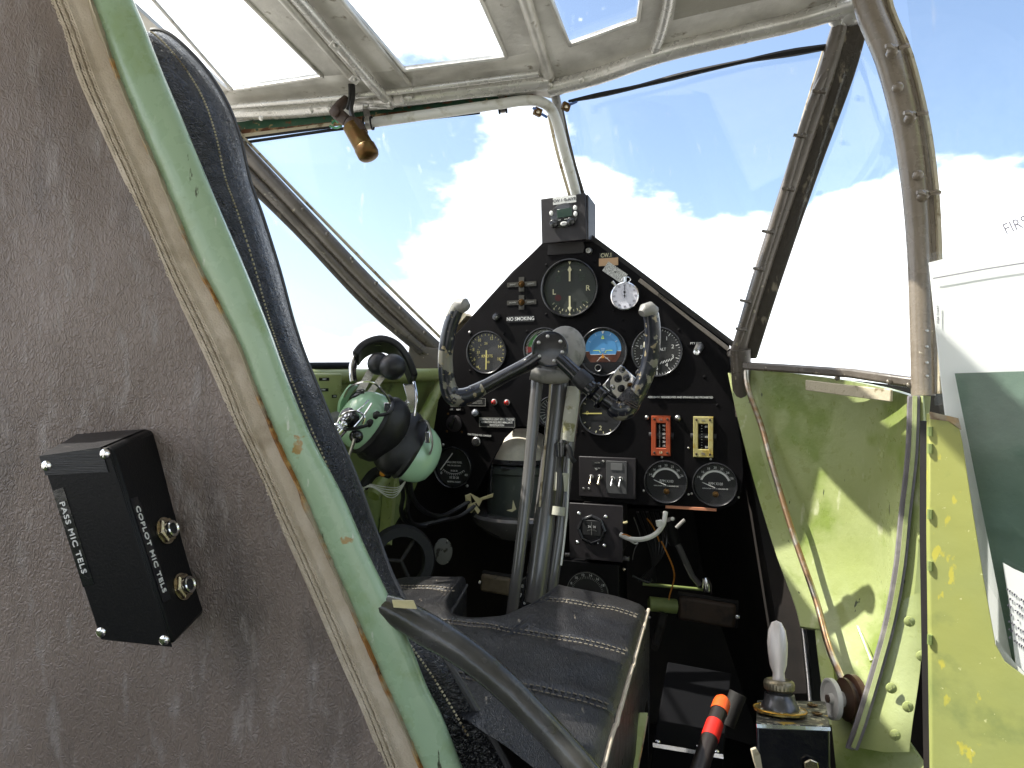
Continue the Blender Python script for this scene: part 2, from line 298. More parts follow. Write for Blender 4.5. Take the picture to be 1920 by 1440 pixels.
def shell(bm, rows, th):    # a loft with thickness th (towards +normal)
    R_, C_ = len(rows), len(rows[0]); rows = [[Vector(p) for p in r] for r in rows]; off = []
    for i in range(R_):
        o = []
        for j in range(C_):
            a = rows[min(R_-1, i+1)][j]-rows[max(0, i-1)][j]; b = rows[i][min(C_-1, j+1)]-rows[i][max(0, j-1)]
            o.append(rows[i][j]+a.cross(b).normalized()*th)
        off.append(o)
    A = loft(bm, rows); D = loft(bm, [r[::-1] for r in off]); D = [r[::-1] for r in D]
    for i in range(R_-1):
        for j in (0, C_-1): bm.faces.new((A[i][j], A[i+1][j], D[i+1][j], D[i][j]))
    for j in range(C_-1):
        for i in (0, R_-1): bm.faces.new((A[i][j], D[i][j], D[i][j+1], A[i][j+1]))
def sphere(bm, c, r, m=None, seg=12): 
    prof = [(r*math.sin(a*PI/8), -r*math.cos(a*PI/8)) for a in range(9)]; prof[0] = (0, -r); prof[-1] = (0, r)
    lathe(bm, (m or Matrix.Translation(c)), prof, seg)
WM = {}
def obj(name, bm, m, parent=None, bev=0, smooth=38, subd=0):
    bmesh.ops.recalc_face_normals(bm, faces=bm.faces[:])
    me = bpy.data.meshes.new(name); 
    xs = [v.co for v in bm.verts]
    c = Vector([(min(v[i] for v in xs)+max(v[i] for v in xs))/2 for i in range(3)])
    bmesh.ops.translate(bm, verts=bm.verts[:], vec=-c)
    bm.to_mesh(me); bm.free()
    me.shade_smooth(); me.set_sharp_from_angle(angle=math.radians(smooth))
    me.materials.append(M[m] if isinstance(m, str) else m)
    o = bpy.data.objects.new(name, me); COL.objects.link(o); place(o, c, parent)
    if bev:
        b = o.modifiers.new('bevel', 'BEVEL'); b.width = bev; b.segments = 2; b.limit_method = 'ANGLE'; b.angle_limit = math.radians(40); b.harden_normals = False
    if subd:
        b = o.modifiers.new('sub', 'SUBSURF'); b.levels = subd; b.render_levels = subd
    return o
def place(o, c, parent):
    w_ = Matrix.Translation(c); WM[o.name] = w_
    if parent: o.parent = parent; o.matrix_local = WM[parent.name].inverted() @ w_
    else: o.location = c
def thing(name, label, cat_, loc, group=None):
    o = bpy.data.objects.new(name, None); COL.objects.link(o); o.empty_display_size = .05
    o.location = loc; WM[o.name] = Matrix.Translation(Vector(loc)); o['label'] = label; o['category'] = cat_
    if group: o['group'] = group
    return o
def tag(o, label, cat_, group=None):
    o['label'] = label; o['category'] = cat_
    if group: o['group'] = group
    return o
def part(name, parent, loc):     # an empty part that carries sub-parts (kept rare)
    o = bpy.data.objects.new(name, None); COL.objects.link(o); place(o, Vector(loc), parent); return o
def struct(o): o['kind'] = 'structure'; return o
def dup(o, delta, parent):
    c = o.copy(); COL.objects.link(c); w_ = Matrix.Translation(WM[o.name].translation+Vector(delta)); WM[c.name] = w_
    if parent: c.parent = parent; c.matrix_parent_inverse = Matrix.Identity(4); c.matrix_local = WM[parent.name].inverted() @ w_
    else: c.location = w_.translation
    return c
def text(s, mtx, size, m, parent, name='lettering', align='CENTER', fat=0.0, sx=1.0, depth=.00025, sp=1.0):
    """lettering in the local X-Z plane of mtx (facing local -Y); size = capital height in metres"""
    if not s.strip(): return None
    cu = bpy.data.curves.new('t', 'FONT'); cu.body = s; cu.size = size/.70; cu.align_x = align; cu.align_y = 'CENTER'; cu.extrude = depth; cu.offset = fat*size; cu.space_character = sp
    cu.resolution_u = 3; cu.space_line = .8
    to = bpy.data.objects.new('t', cu); COL.objects.link(to); dg = bpy.context.evaluated_depsgraph_get()
    me = bpy.data.meshes.new_from_object(to.evaluated_get(dg)); bpy.data.objects.remove(to)
    bm = bmesh.new(); bm.from_mesh(me); bpy.data.meshes.remove(me)
    for v in bm.verts: x, y, z = v.co; v.co = mtx @ Vector((x*sx, -z, y))
    return obj(name, bm, m, parent)
def screw(mtx, r, parent, m='steel', name='screw'):
    bm = B(); lathe(bm, mtx, [(r, 0), (r*.97, r*.22), (r*.7, r*.40), (0, r*.48)], 12)
    mq = mtx @ Matrix.Translation((0, -r*.46, 0)) @ Matrix.Rotation(random.random()*3, 4, 'Y')
    if m == 'chrome': box(bm, mq @ Matrix.Rotation(PI/2, 4, 'Y'), r*.9, r*.1, r*.2)
    box(bm, mq, r*1.2, r*.12, r*.2)
    return obj(name, bm, m, parent)
# ================================================================ the outside and the fuselage
bm = B(); g = [bm.verts.new(v) for v in ((-3000, -3000, -2.3), (3000, -3000, -2.3), (3000, 3000, -2.3), (-3000, 3000, -2.3))]; bm.faces.new(g)
struct(obj('ground', bm, 'grass'))
# cabin floor, side walls and roof behind the photographer
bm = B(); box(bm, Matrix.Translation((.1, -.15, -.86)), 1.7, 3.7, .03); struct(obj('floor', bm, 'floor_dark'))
# nose shell: lower body and a tapering upper part in front of the panel
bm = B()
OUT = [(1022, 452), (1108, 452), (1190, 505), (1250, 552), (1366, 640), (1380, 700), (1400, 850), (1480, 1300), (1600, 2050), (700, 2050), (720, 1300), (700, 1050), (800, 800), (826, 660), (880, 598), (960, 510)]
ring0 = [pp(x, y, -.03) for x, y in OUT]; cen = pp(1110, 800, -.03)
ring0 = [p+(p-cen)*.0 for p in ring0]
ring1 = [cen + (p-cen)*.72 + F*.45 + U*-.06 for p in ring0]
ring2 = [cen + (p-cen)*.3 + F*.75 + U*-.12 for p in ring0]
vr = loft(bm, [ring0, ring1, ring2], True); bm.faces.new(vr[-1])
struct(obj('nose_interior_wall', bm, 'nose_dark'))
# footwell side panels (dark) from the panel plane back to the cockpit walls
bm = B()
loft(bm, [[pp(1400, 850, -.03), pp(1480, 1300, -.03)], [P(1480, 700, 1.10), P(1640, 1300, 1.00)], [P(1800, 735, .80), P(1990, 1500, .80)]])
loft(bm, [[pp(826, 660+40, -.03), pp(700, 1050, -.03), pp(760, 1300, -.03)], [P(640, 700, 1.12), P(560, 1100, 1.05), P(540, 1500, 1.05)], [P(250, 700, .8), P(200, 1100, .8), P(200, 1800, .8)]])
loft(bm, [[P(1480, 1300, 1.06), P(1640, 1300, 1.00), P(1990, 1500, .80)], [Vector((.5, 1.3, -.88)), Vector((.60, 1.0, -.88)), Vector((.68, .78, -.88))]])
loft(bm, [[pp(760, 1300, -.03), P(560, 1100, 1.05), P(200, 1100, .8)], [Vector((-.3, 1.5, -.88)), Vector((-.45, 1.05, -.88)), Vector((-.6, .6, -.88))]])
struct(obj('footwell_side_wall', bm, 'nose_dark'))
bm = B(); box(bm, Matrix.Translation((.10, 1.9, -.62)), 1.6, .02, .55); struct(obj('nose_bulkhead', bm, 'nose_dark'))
bm = B(); box(bm, Matrix.Translation((.80, -.62, -.52)), .02, 2.8, .70); box(bm, Matrix.Translation((.80, -.62, .48)), .02, 2.8, .24)
for y_ in (-1.2, -.5): box(bm, Matrix.Translation((.80, y_, .1)), .018, .10, .56)
struct(obj('cabin_side_wall', bm, 'green_dark'))
bm = B(); box(bm, Matrix.Translation((-.66, -.78, -.52)), .02, 2.5, .70); box(bm, Matrix.Translation((-.66, -.78, .48)), .02, 2.5, .24)
for y_ in (-1.2, -.5): box(bm, Matrix.Translation((-.66, y_, .1)), .018, .10, .56)
struct(obj('cabin_side_wall', bm, 'green_dark'))

# left cockpit wall (olive green)
top = [(400, 695, .86), (570, 695, .97), (700, 697, 1.08), (830, 700, 1.255)]
mid = [(380, 900, .88), (570, 880, .99), (690, 870, 1.10), (806, 850, 1.25)]
m2_ = [(390, 1050, .86), (560, 1000, .98), (680, 960, 1.09), (770, 935, 1.2)]
bot = [(400, 1250, .80), (570, 1150, .93), (650, 1080, 1.03), (712, 1030, 1.12)]
bm = B(); shell(bm, [cat([P(*q) for q in r], 5) for r in (top, mid, m2_, bot)], -.008)
lw = struct(obj('left_wall', bm, 'green_dark', smooth=60))
bm = B(); tube(bm, [P(430, 686, .85), P(570, 687, .97), P(665, 686, 1.05)], .006); obj('window_sill_strip', bm, 'rubber', lw)
bm = B(); tube(bm, [P(430, 703, .85), P(600, 706, .99), P(740, 704, 1.11), P(830, 702, 1.22)], .011); obj('longeron', bm, 'green_wall', lw)
bm = B(); tube(bm, [P(826, 720, 1.21), P(790, 790, 1.17), P(752, 850, 1.12), P(700, 930, 1.05)], .010); obj('diagonal_brace', bm, 'green_wall', lw)
bm = B(); ribbon(bm, [P(735, 860, 1.13), P(728, 950, 1.13), P(722, 1020, 1.1)], T*.02, .01); obj('rib', bm, 'green_wall', lw)
# small green box with embossed tape labels
e = thing('electrical_box', 'small green metal box with three black embossed tape labels on left cockpit wall', 'box', P(610, 770, .95))
bm = B(); hexa(bm, [P(560, 700, .93), P(641, 700, .99), P(640, 778, .99), P(560, 780, .93), P(560, 700, .99), P(641, 700, 1.05), P(640, 778, 1.05), P(560, 780, .99)])
obj('box_body', bm, 'green_wall', e, bev=.003)
em = lambda x, y: axm(P(x, y, .925+(x-560)*.00074), (P(560, 700, .93)-P(560, 700, .99))*1)
for x, y, wd, tx in ((607, 711, .017, 'INST'), (605, 731, .018, 'STBY'), (626, 743, .008, 'ON')):
    nrm = (P(641, 700, .99)-P(560, 700, .93)).cross(U).normalized(); nrm = nrm if nrm.y < 0 else -nrm
    mm = axm(P(x, y, .93+(x-560)*.00074)+nrm*.001, nrm)
    bm = B(); box(bm, mm, wd, .001, .0045); l = obj('label_tape', bm, 'black_plastic', e)
    text(tx, mm @ Matrix.Translation((0, -.0007, 0)), .0022, 'white_print', l)

# right cockpit wall: skin between the front rib and the door rib
Fr = [(1392, 690, 1.10), (1412, 770, 1.08), (1442, 880, 1.04), (1488, 1010, 1.0), (1525, 1110, .95), (1552, 1220, .90), (1572, 1330, .86), (1590, 1440, .83), (1600, 1560, .80)]
Br = [(1728, 745, .78), (1722, 850, .78), (1712, 950, .78), (1700, 1060, .775), (1685, 1160, .77), (1660, 1260, .76), (1640, 1350, .75), (1650, 1440, .74), (1660, 1560, .73)]
rows = []
for f_, b_ in zip(cat(Fr, 3), cat(Br, 3)):
    a, b = P(*f_), P(*b_); r = []
    for k in range(9):
        t = k/8; p = a.lerp(b, t); p.x += .045*math.sin(t*PI)
        p.z += 0; r.append(p)
    rows.append(r)
bm = B(); shell(bm, rows, .008)
rw = struct(obj('right_wall', bm, 'green_wall', smooth=70))
# bottom part of the right wall
bm = B(); shell(bm, [[P(1560, 1300, .80), P(1700, 1380, .73)], [P(1575, 1440, .76), P(1745, 1445, .70)], [P(1560, 1700, .72), P(1800, 1700, .66)]], .01); obj('lower_skin', bm, 'green_wall', rw)
def edge_strip(path, wv, th, m, name, par, bev=.001):
    bm = B(); ribbon(bm, [P(*q) for q in cat(path, 4)], wv, th); return obj(name, bm, m, par, bev=bev, smooth=50)
edge_strip([(1384, 700, 1.10), (1404, 790, 1.07), (1440, 925, 1.03), (1478, 1045, .98), (1512, 1135, .94), (1524, 1180, .92)], Vector((.028, -.014, 0)), .008, 'green_wall', 'front_rib', rw)
edge_strip([(1537, 1140, .93), (1545, 1220, .9), (1556, 1300, .85), (1570, 1365, .82)], Vector((.014, -.010, 0)), .006, 'green_wall', 'lower_rib', rw)
bm = B(); tube(bm, [P(*q) for q in cat([(1398, 690, 1.075), (1403, 730, 1.06), (1428, 800, 1.04), (1450, 880, 1.0), (1490, 1010, .95), (1530, 1125, .90), (1553, 1210, .86), (1575, 1265, .82), (1590, 1300, .79)], 5)], .0042, 10); obj('control_rod', bm, 'copper', rw)
bm = B(); tube(bm, [P(*q) for q in cat([(1440, 830, 1.055), (1485, 930, 1.02), (1540, 1040, .965), (1590, 1130, .91), (1635, 1240, .84)], 5)], .0028, 8); obj('stringer', bm, 'green_wall', rw)
# top sill
bm = B(); ribbon(bm, [P(1398, 686, 1.06), P(1480, 691, .98), P(1600, 700, .87), P(1722, 718, .775)], Vector((-.016, -.01, 0)), .012); sill = obj('window_sill', bm, 'brown_frame', rw, bev=.003)
bm = B(); ribbon(bm, [P(1512, 722, .93), P(1590, 732, .86), P(1672, 742, .79)], Vector((0, 0, .014)), .004); obj('cream_packing_strip', bm, 'cream_seal', rw, bev=.001)
for q in ((1570, 709, .885), (1668, 716, .80), (1706, 722, .77)): screw(axm(P(*q), Vector((-.3, -1, .3))), .0035, rw, 'brown_frame')
# door rib: T section with grey edge strip
path = [(1716, 742, .755), (1712, 850, .75), (1700, 960, .75), (1690, 1060, .745), (1672, 1160, .74), (1648, 1250, .735), (1618, 1350, .73), (1600, 1400, .73)]
pathw = [(1732, 742, .745), (1740, 850, .74), (1738, 960, .735), (1736, 1060, .73), (1732, 1160, .72), (1725, 1260, .71), (1712, 1350, .70), (1705, 1410, .70)]
bm = B(); shell(bm, [[P(*a), P(*a).lerp(P(*b), .5)+Vector((0, -.006, 0)), P(*b)] for a, b in zip(cat(path, 4), cat(pathw, 4))], -.012); rib = obj('door_rib', bm, 'green_wall', rw, bev=.0015, smooth=50)
bm = B(); ribbon(bm, [P(*q)+Vector((-.004, -.004, 0)) for q in cat(path, 4)], Vector((.011, -.005, 0)), .006); obj('edge_strip', bm, 'ply_grey', rib, bev=.001)
bm = B(); shell(bm, [[P(a[0]-4, a[1], a[2]-.01), P(a[0]-10, a[1]+4, a[2]+.015)] for a in cat(path, 4)], .004); obj('web_flange', bm, 'green_wall', rib)
for q in ((1705, 1165, .712), (1728, 1230, .70), (1671, 1290, .712), (1678, 1378, .70), (1702, 1325, .695), (1731, 1010, .72)): screw(axm(P(*q), Vector((-.2, -1, .1))), .0055, rib, 'green_wall', 'rivet')
# dark inner panel between the footwell and the front rib
bm = B(); shell(bm, [cat([P(1395, 800, 1.12), P(1430, 950, 1.1), P(1500, 1120, 1.02), P(1520, 1260, .96), P(1525, 1420, .9)], 4), cat([P(1404, 770, 1.13), P(1450, 930, 1.11), P(1525, 1120, 1.03), P(1545, 1260, .97), P(1550, 1420, .91)], 4)], .005)
obj('inner_rib', bm, 'nose_dark', rw)
bm = B(); tube(bm, [P(*q) for q in cat([(1440, 960, 1.1), (1497, 1140, 1.02), (1512, 1240, .97), (1520, 1340, .92), (1521, 1440, .88)], 4)], .003); obj('pipe', bm, 'steel', rw)

# ================================================================ roof
rf = struct(obj('roof_front_skin', (lambda b: (prism(b, [R(*q) for q in ((330, 250), (392, 178), (436, 168), (605, 143), (758, 131), (950, 107), (1068, 84), (1196, 38), (1262, 38), (1560, -30), (1620, 0), (1590, 30), (1225, 105), (1035, 185), (1000, 178), (700, 200), (430, 235))], U*.006), b)[1])(B()), 'silver_paint'))
def roofpan(name, q, m='silver_paint', par=rf, up=.006):
    bm = B(); prism(bm, [R(*k) for k in q], U*up); return obj(name, bm, m, par)
roofpan('skylight_bar', [(-492, -950), (605, 143), (758, 131), (-174, -950)])
roofpan('skylight_bar', [(502, -950), (950, 107), (1068, 84), (677, -950)])
roofpan('skylight_bar', [(1307, -950), (1196, 38), (1262, 38), (1415, -950)])
roofpan('roof_fabric', [(1415, -950), (1262, 38), (1560, -30), (1640, -60), (2405, -950)], 'fabric_dope', up=.004)
roofpan('skylight_bar', [(-816, -950), (-1000, -950), (330, 250), (430, 172)])
# frames of raised tape around the skylights
def lip(q, m='silver_paint', th=.006):
    bm = B(); pts = [R(*k, .0)-U*.001 for k in q]
    for a, b in zip(pts[:-1], pts[1:]): tube(bm, [a, b], .0028, 6)
    obj('skylight_edge', bm, m, rf)
lip([(250, -45), (436, 168), (605, 143), (410, -52)]); lip([(620, -25), (758, 131), (950, 107), (900, -5)]); lip([(1020, -30), (1068, 84), (1196, 38), (1202, -10)])
for k, q in enumerate(([(-816, -950), (-492, -950), (605, 143), (436, 168)], [(-174, -950), (502, -950), (950, 107), (758, 131)], [(677, -950), (1307, -950), (1196, 38), (1068, 84)])):
    bm = B(); prism(bm, [R(*p)+U*.007 for p in q], U*.002); obj('skylight_pane', bm, 'perspex', rf)
# back part of the roof, overhead and behind the camera
bm = B(); box(bm, Matrix.Translation((.1, -.62, .60)), 1.7, 2.06, .02); struct(obj('ceiling', bm, 'silver_paint'))
# tubes of the roof
def rtube(name, q, r, m='silver_tube', par=rf, dz=-.006, seg=14):
    bm = B(); tube(bm, [R(x, y, dz) for x, y in cat(q, 4)], r, seg); return obj(name, bm, m, par)
rtube('front_roof_tube', [(330, 245), (430, 215), (560, 207), (700, 192), (860, 172), (1030, 152)], .0125, dz=-.004)
rtube('front_roof_tube', [(1030, 165), (1120, 142), (1240, 100), (1380, 66), (1500, 38), (1600, 8)], .0135, dz=-.006)
rtube('roof_ridge', [(430, 200), (600, 186), (760, 170), (1010, 138)], .0045, dz=-.012)
rtube('rafter_tube', [(505, -60), (560, 0), (640, 92), (700, 160), (735, 195)], .0085, dz=-.014)
rtube('rafter_tube', [(478, -60), (532, 0), (600, 78), (660, 146)], .0055, 'silver_paint', dz=-.018)
rtube('rafter_tube', [(962, -70), (985, 0), (1010, 80), (1030, 145)], .009, 'silver_paint', dz=.0)
rtube('rafter_tube', [(1258, -60), (1254, 0), (1240, 60), (1222, 108)], .0075, dz=-.004)
rtube('roof_ridge', [(600, -50), (680, 50), (770, 160)], .0035, 'silver_paint', dz=-.004)
# conduit clip on the rafter, gusset plate, bolts
for q in ((628, 86), (665, 150)): 
    bm = B(); box(bm, axm(R(q[0], q[1], -.026), Vector((0, -.6, -1))) @ Matrix.Rotation(-.8, 4, 'Y'), .012, .002, .014); c_ = obj('tube_clip', bm, 'silver_tube', rf, bev=.0008); screw(axm(R(q[0]+1, q[1]-1, -.030), Vector((0, -.6, -1))), .0032, c_)
bm = B(); prism(bm, [P(612, 196, 1.13), P(655, 148, 1.12), P(690, 170, 1.12), P(672, 205, 1.13), P(640, 225, 1.13)], Vector((0, .004, 0))); gp = obj('gusset_plate', bm, 'silver_tube', rf, bev=.0008)
for q in ((648, 184, 1.125), (674, 173, 1.118), (618, 205, 1.128)): screw(axm(P(*q)-Vector((0, .003, 0)), Vector((0, -1, -.2))), .005, gp, 'silver_tube', 'bolt')
bm = B(); ribbon(bm, [P(735, 168, 1.10), P(747, 183, 1.10), P(748, 196, 1.10)], T*.018, .002); obj('tube_clip', bm, 'silver_tube', rf, bev=.0006)
bm = B(); tube(bm, [P(660, 200, 1.13), P(688, 192, 1.12), P(735, 192, 1.11)], [.008, .0095, .011]); obj('tube_stub', bm, 'silver_tube', rf)
for q in ((498, 227, 1.16), (590, 213, 1.15), (850, 181, 1.12), (765, 190, 1.12), (771, 190, 1.12), (1030, 166, 1.09), (1088, 157, 1.07), (1140, 138, 1.05), (1202, 122, 1.03), (1213, 98, 1.03), (1452, 62, .96), (1273, 104, 1.0), (1355, 85, .98), (1566, 22, .93), (1570, 52, .925)):
    screw(axm(P(*q)-Vector((0, .02, .003)), Vector((0, -1, -.5))), .0042, rf, 'silver_tube')
# sealant, green and rust bands below the front tube
def fstrip(name, q, h, m, par, th=.004):
    bm = B(); pts = [P(*k) for k in q]; ribbon(bm, pts, Vector((0, .004, h)), th); return obj(name, bm, m, par, bev=.0006)
fstrip('green_flange', [(440, 240, 1.19), (600, 222, 1.165), (800, 195, 1.14), (1000, 170, 1.12)], .020, 'seal_green', rf)
fstrip('rust_band', [(450, 249, 1.185), (620, 232, 1.16), (720, 218, 1.145), (1005, 184, 1.12)], .010, 'rust_strip', rf)
fstrip('cream_sealant', [(452, 256, 1.18), (560, 243, 1.165), (625, 234, 1.155)], .008, 'cream_seal', rf)
fstrip('black_gasket', [(452, 268, 1.18), (620, 244, 1.155), (800, 222, 1.14), (900, 211, 1.135)], .0035, 'rubber', rf)
fstrip('black_gasket', [(450, 260, 1.179), (620, 238, 1.154)], .003, 'rubber', rf)
bm = B(); tube(bm, [P(*q) for q in cat([(1066, 190, 1.075), (1180, 166, 1.04), (1300, 136, 1.005), (1420, 110, .97), (1550, 88, .935)], 6)], [.002, .0042, .003, .0045, .0038, .003, .0055, .004], 6); obj('rubber_seal', bm, 'rubber', rf)

# ================================================================ windscreen frame
wf = thing('windscreen_frame', 'bare metal windscreen frame of posts and panes in front of the seat', 'windscreen', P(1060, 650, 1.2))
def post(name, q, r, m, par=wf, seg=12):
    bm = B(); tube(bm, [P(*k) for k in cat(q, 4)], r, seg); return obj(name, bm, m, par)
post('centre_post', [(1037, 160, 1.12), (1048, 210, 1.13), (1066, 290, 1.16), (1088, 385, 1.21)], .0075, 'grey_cast')
post('post_seal', [(1029, 215, 1.125), (1046, 290, 1.15), (1072, 380, 1.2)], .0028, 'cream_seal')
post('post_seal', [(1052, 200, 1.125), (1072, 290, 1.155), (1096, 372, 1.2)], .0032, 'dark_wood')
# left A post
post('left_post', [(420, 243, 1.17), (560, 392, 1.18), (700, 540, 1.2), (838, 672, 1.24)], .0125, 'brown_frame')
post('left_post', [(405, 262, 1.17), (550, 412, 1.18), (690, 560, 1.2), (806, 668, 1.23)], .0095, 'brown_frame')
post('post_seal', [(400, 283, 1.17), (552, 430, 1.18), (690, 576, 1.2), (790, 662, 1.22)], .0055, 'dark_wood')
post('post_seal', [(440, 240, 1.175), (590, 396, 1.19), (720, 528, 1.21), (835, 642, 1.25)], .0028, 'cream_seal')
for k in range(7): 
    t = (k+.5)/7; screw(axm(P(500+320*t, 322+325*t, 1.17), Vector((-.1, -1, .1))), .0036, wf, 'brown_frame')
bm = B(); prism(bm, [P(*q) for q in ((768, 640, 1.22), (800, 650, 1.22), (838, 655, 1.22), (835, 700, 1.22), (770, 697, 1.22), (755, 688, 1.22), (764, 668, 1.22))], Vector((0, .012, 0))); obj('corner_gusset', bm, 'brown_frame', wf, bev=.002)
# right A post: two tubes, a flat strip and clips
post('right_post', [(1590, 10, .91), (1555, 120, .94), (1490, 320, 1.0), (1425, 520, 1.05), (1382, 668, 1.09)], [.013, .0125, .012, .0115], 'brown_frame')
post('right_post', [(1574, 90, .93), (1520, 200, .955), (1462, 390, 1.01), (1400, 590, 1.06), (1372, 668, 1.085)], .0062, 'brown_frame')
bm = B(); ribbon(bm, [P(*q) for q in cat([(1610, 40, .905), (1580, 150, .94), (1515, 330, 1.0), (1447, 530, 1.05), (1402, 672, 1.09)], 5)], Vector((.024, -.012, 0)), .008); obj('post_strip', bm, 'dark_wood', wf, bev=.0015)
post('post_seal', [(1546, 90, .945), (1500, 240, .98), (1440, 450, 1.03), (1380, 640, 1.09)], .0022, 'cream_seal')
for px, py in ((1536, 172), (1500, 255), (1478, 355), (1440, 435), (1423, 505), (1398, 565), (1390, 618)):
    Y = 1.09-(668-py)*.00030; bm = B(); mm = axm(P(px, py, Y-.012), Vector((-.3, -1, 0))); box(bm, mm @ Matrix.Rotation(.25, 4, 'Y'), .018, .005, .004); lathe(bm, mm @ Matrix.Translation((.005, 0, 0)), [(.0035, 0), (.0035, .004), (0, .005)], 8); obj('post_clip', bm, 'brown_frame', wf, bev=.0006)
bm = B()
for q in ((1386, 676, 1.09, .013), (1370, 664, 1.09, .006), (1390, 655, 1.09, .011), (1386, 700, 1.10, .012)): sphere(bm, P(*q[:3]), q[3])
obj('post_foot_casting', bm, 'brown_frame', wf)
bm = B(); tube(bm, [P(1388, 655, 1.08), P(1390, 720, 1.09), P(1394, 780, 1.10)], [.016, .015, .012]); obj('post_foot', bm, 'brown_frame', wf)
bm = B()
for q in ((1600, 18, .90, .020), (1632, 8, .87, .017), (1575, 30, .915, .016)): sphere(bm, P(*q[:3]), q[3])
obj('top_corner_fitting', bm, 'silver_tube', wf)
# nose sill frame along the panel's sloping edges
bm = B(); ribbon(bm, [pp(1200, 526, -.008), pp(1235, 553, -.010), pp(1300, 604, -.010), pp(1366, 655, -.008)], F*.02, .007); obj('nose_rim', bm, 'tan_frame', wf, bev=.001)
bm = B(); ribbon(bm, [pp(1112, 448, -.016), pp(1195, 510, -.016), pp(1290, 582, -.016), pp(1376, 647, -.016)], F*.03, .009); obj('nose_rim_lip', bm, 'nose_dark', wf)
bm = B(); ribbon(bm, [pp(835, 640, -.02), pp(878, 590, -.02)], F*.03, .008); obj('nose_rim', bm, 'cream_seal', wf)
# panes
def pane(name, q, par, m='perspex', th=.003, v=None):
    bm = B(); prism(bm, [P(*k) for k in q], v or Vector((0, th, 0))); return obj(name, bm, m, par)
pane('left_pane', [(440, 262, 1.19), (1035, 200, 1.135), (1080, 360, 1.215), (830, 645, 1.27)], wf)
pane('right_pane', [(1060, 195, 1.13), (1585, 75, .95), (1385, 650, 1.10), (1100, 440, 1.23)], wf)
pane('left_quarter_pane', [(430, 310, 1.18), (790, 655, 1.22), (760, 690, 1.16), (430, 690, .86)], wf)
pane('right_quarter_pane', [(1600, 80, .92), (1700, 230, .80), (1724, 730, .78), (1410, 686, 1.07)], wf, v=Vector((.003, 0, 0)))

# ================================================================ door post on the right with wing nuts
dp = thing('door_post', 'curved tan painted door post with wing nuts right of the windscreen', 'post', P(1735, 760, .76))
pq = [(1618, -60, .80), (1632, 20, .80), (1668, 110, .79), (1698, 230, .785), (1715, 350, .78), (1724, 470, .775), (1728, 600, .77), (1731, 742, .765)]
post('tube', pq, [.0165, .0155, .0145, .0135, .0125, .012], 'tan_frame', dp, 16)
bm = B(); shell(bm, [[P(x+2, y, Y-.004), P(x+34-max(0, (y-350))*.01, y-4, Y-.012)] for x, y, Y in cat(pq, 4)], -.004); obj('flange', bm, 'tan_frame', dp, bev=.001)
bm = B(); ribbon(bm, [P(x+38-max(0, (y-350))*.02, y-4, Y-.012) for x, y, Y in cat(pq, 4)], Vector((.004, 0, 0)), .008); obj('edge_seal', bm, 'cream_seal', dp)
for px, py in ((1672, 95), (1706, 219), (1730, 366)):
    bm = B(); c0 = P(px+2, py, .76); mm = axm(c0, Vector((-.25, -1, .1)))
    lathe(bm, mm, [(.006, -.006), (.006, .002), (.004, .006), (0, .008)], 12)
    for s in (-1, 1): tube(bm, [c0+Vector((s*.003, -.006, 0)), c0+Vector((s*.009, -.009, .001)), c0+Vector((s*.013, -.009, .0005))], [.0025, .0032, .0022], 8)
    obj('wing_nut', bm, 'tan_frame', dp)
for px, py in ((1684, 163), (1722, 328)): 
    bm = B(); lathe(bm, axm(P(px, py, .765), Vector((-.3, -1, .2))), [(.006, -.002), (.0055, .002), (.003, .0045), (0, .005)], 14); obj('dome_screw', bm, 'tan_frame', dp)
for py in (620, 650, 680, 705): screw(axm(P(1738, py, .752), Vector((0, -1, 0))), .0018, dp)
# bulged side window right of the post
rwn = thing('side_window', 'bulged clear perspex side window right of the curved door post', 'window', P(1900, 740, .6))
rows = []
for k in range(9):
    py = -120+k*110; rows.append([P(1752+ (0 if py > 400 else -(400-py)*.13), py, .77), P(1900, py, .74), P(2080, py, .66), P(2300, py, .55), P(2700, py, .42)])
bm = B(); shell(bm, rows, .003); obj('pane', bm, 'perspex', rwn, smooth=70)

# ================================================================ map folder and door plate at the right
mf = thing('map_folder', 'white map folder with dark green card in a clear sleeve, FIRST FOLD printed on top', 'folder', P(1900, 1200, .5))
def PQ(x, y, Y0):      # a point on an upright plane turned 38 degrees towards the left windows, Y0 at its left edge
    return P(x, y, Y0*1.1638/(.62*(x-960)/FPX+.785))
def sheet(name, q, Y, m, par, th=.0012, wob=.0015, sub=10):
    """a thin sheet, gently curled, of real thickness"""
    bm = B(); pts = [PQ(x, y, Y) for x, y in q]; prism(bm, pts, Vector((0, th, 0)))
    return obj(name, bm, m, par)
sheet('clear_sleeve', [(1740, 476), (1830, 452), (2000, 395), (2000, 1350), (1800, 1000), (1752, 700)], .505, 'plastic_sleeve', mf)
sheet('clear_sleeve', [(1752, 500), (1765, 700), (1790, 900), (2100, 900), (2100, 290), (1900, 350), (1800, 420)], .53, 'plastic_sleeve', mf)
sheet('paper', [(1743, 492), (1850, 465), (2050, 425), (2050, 1400), (1900, 1330), (1800, 1000), (1764, 700)], .515, 'paper_white', mf)
sheet('fold_line', [(1750, 521), (1850, 503), (1960, 486), (1960, 488), (1850, 505), (1750, 523)], .5125, 'ink_grey', mf, th=.0004)
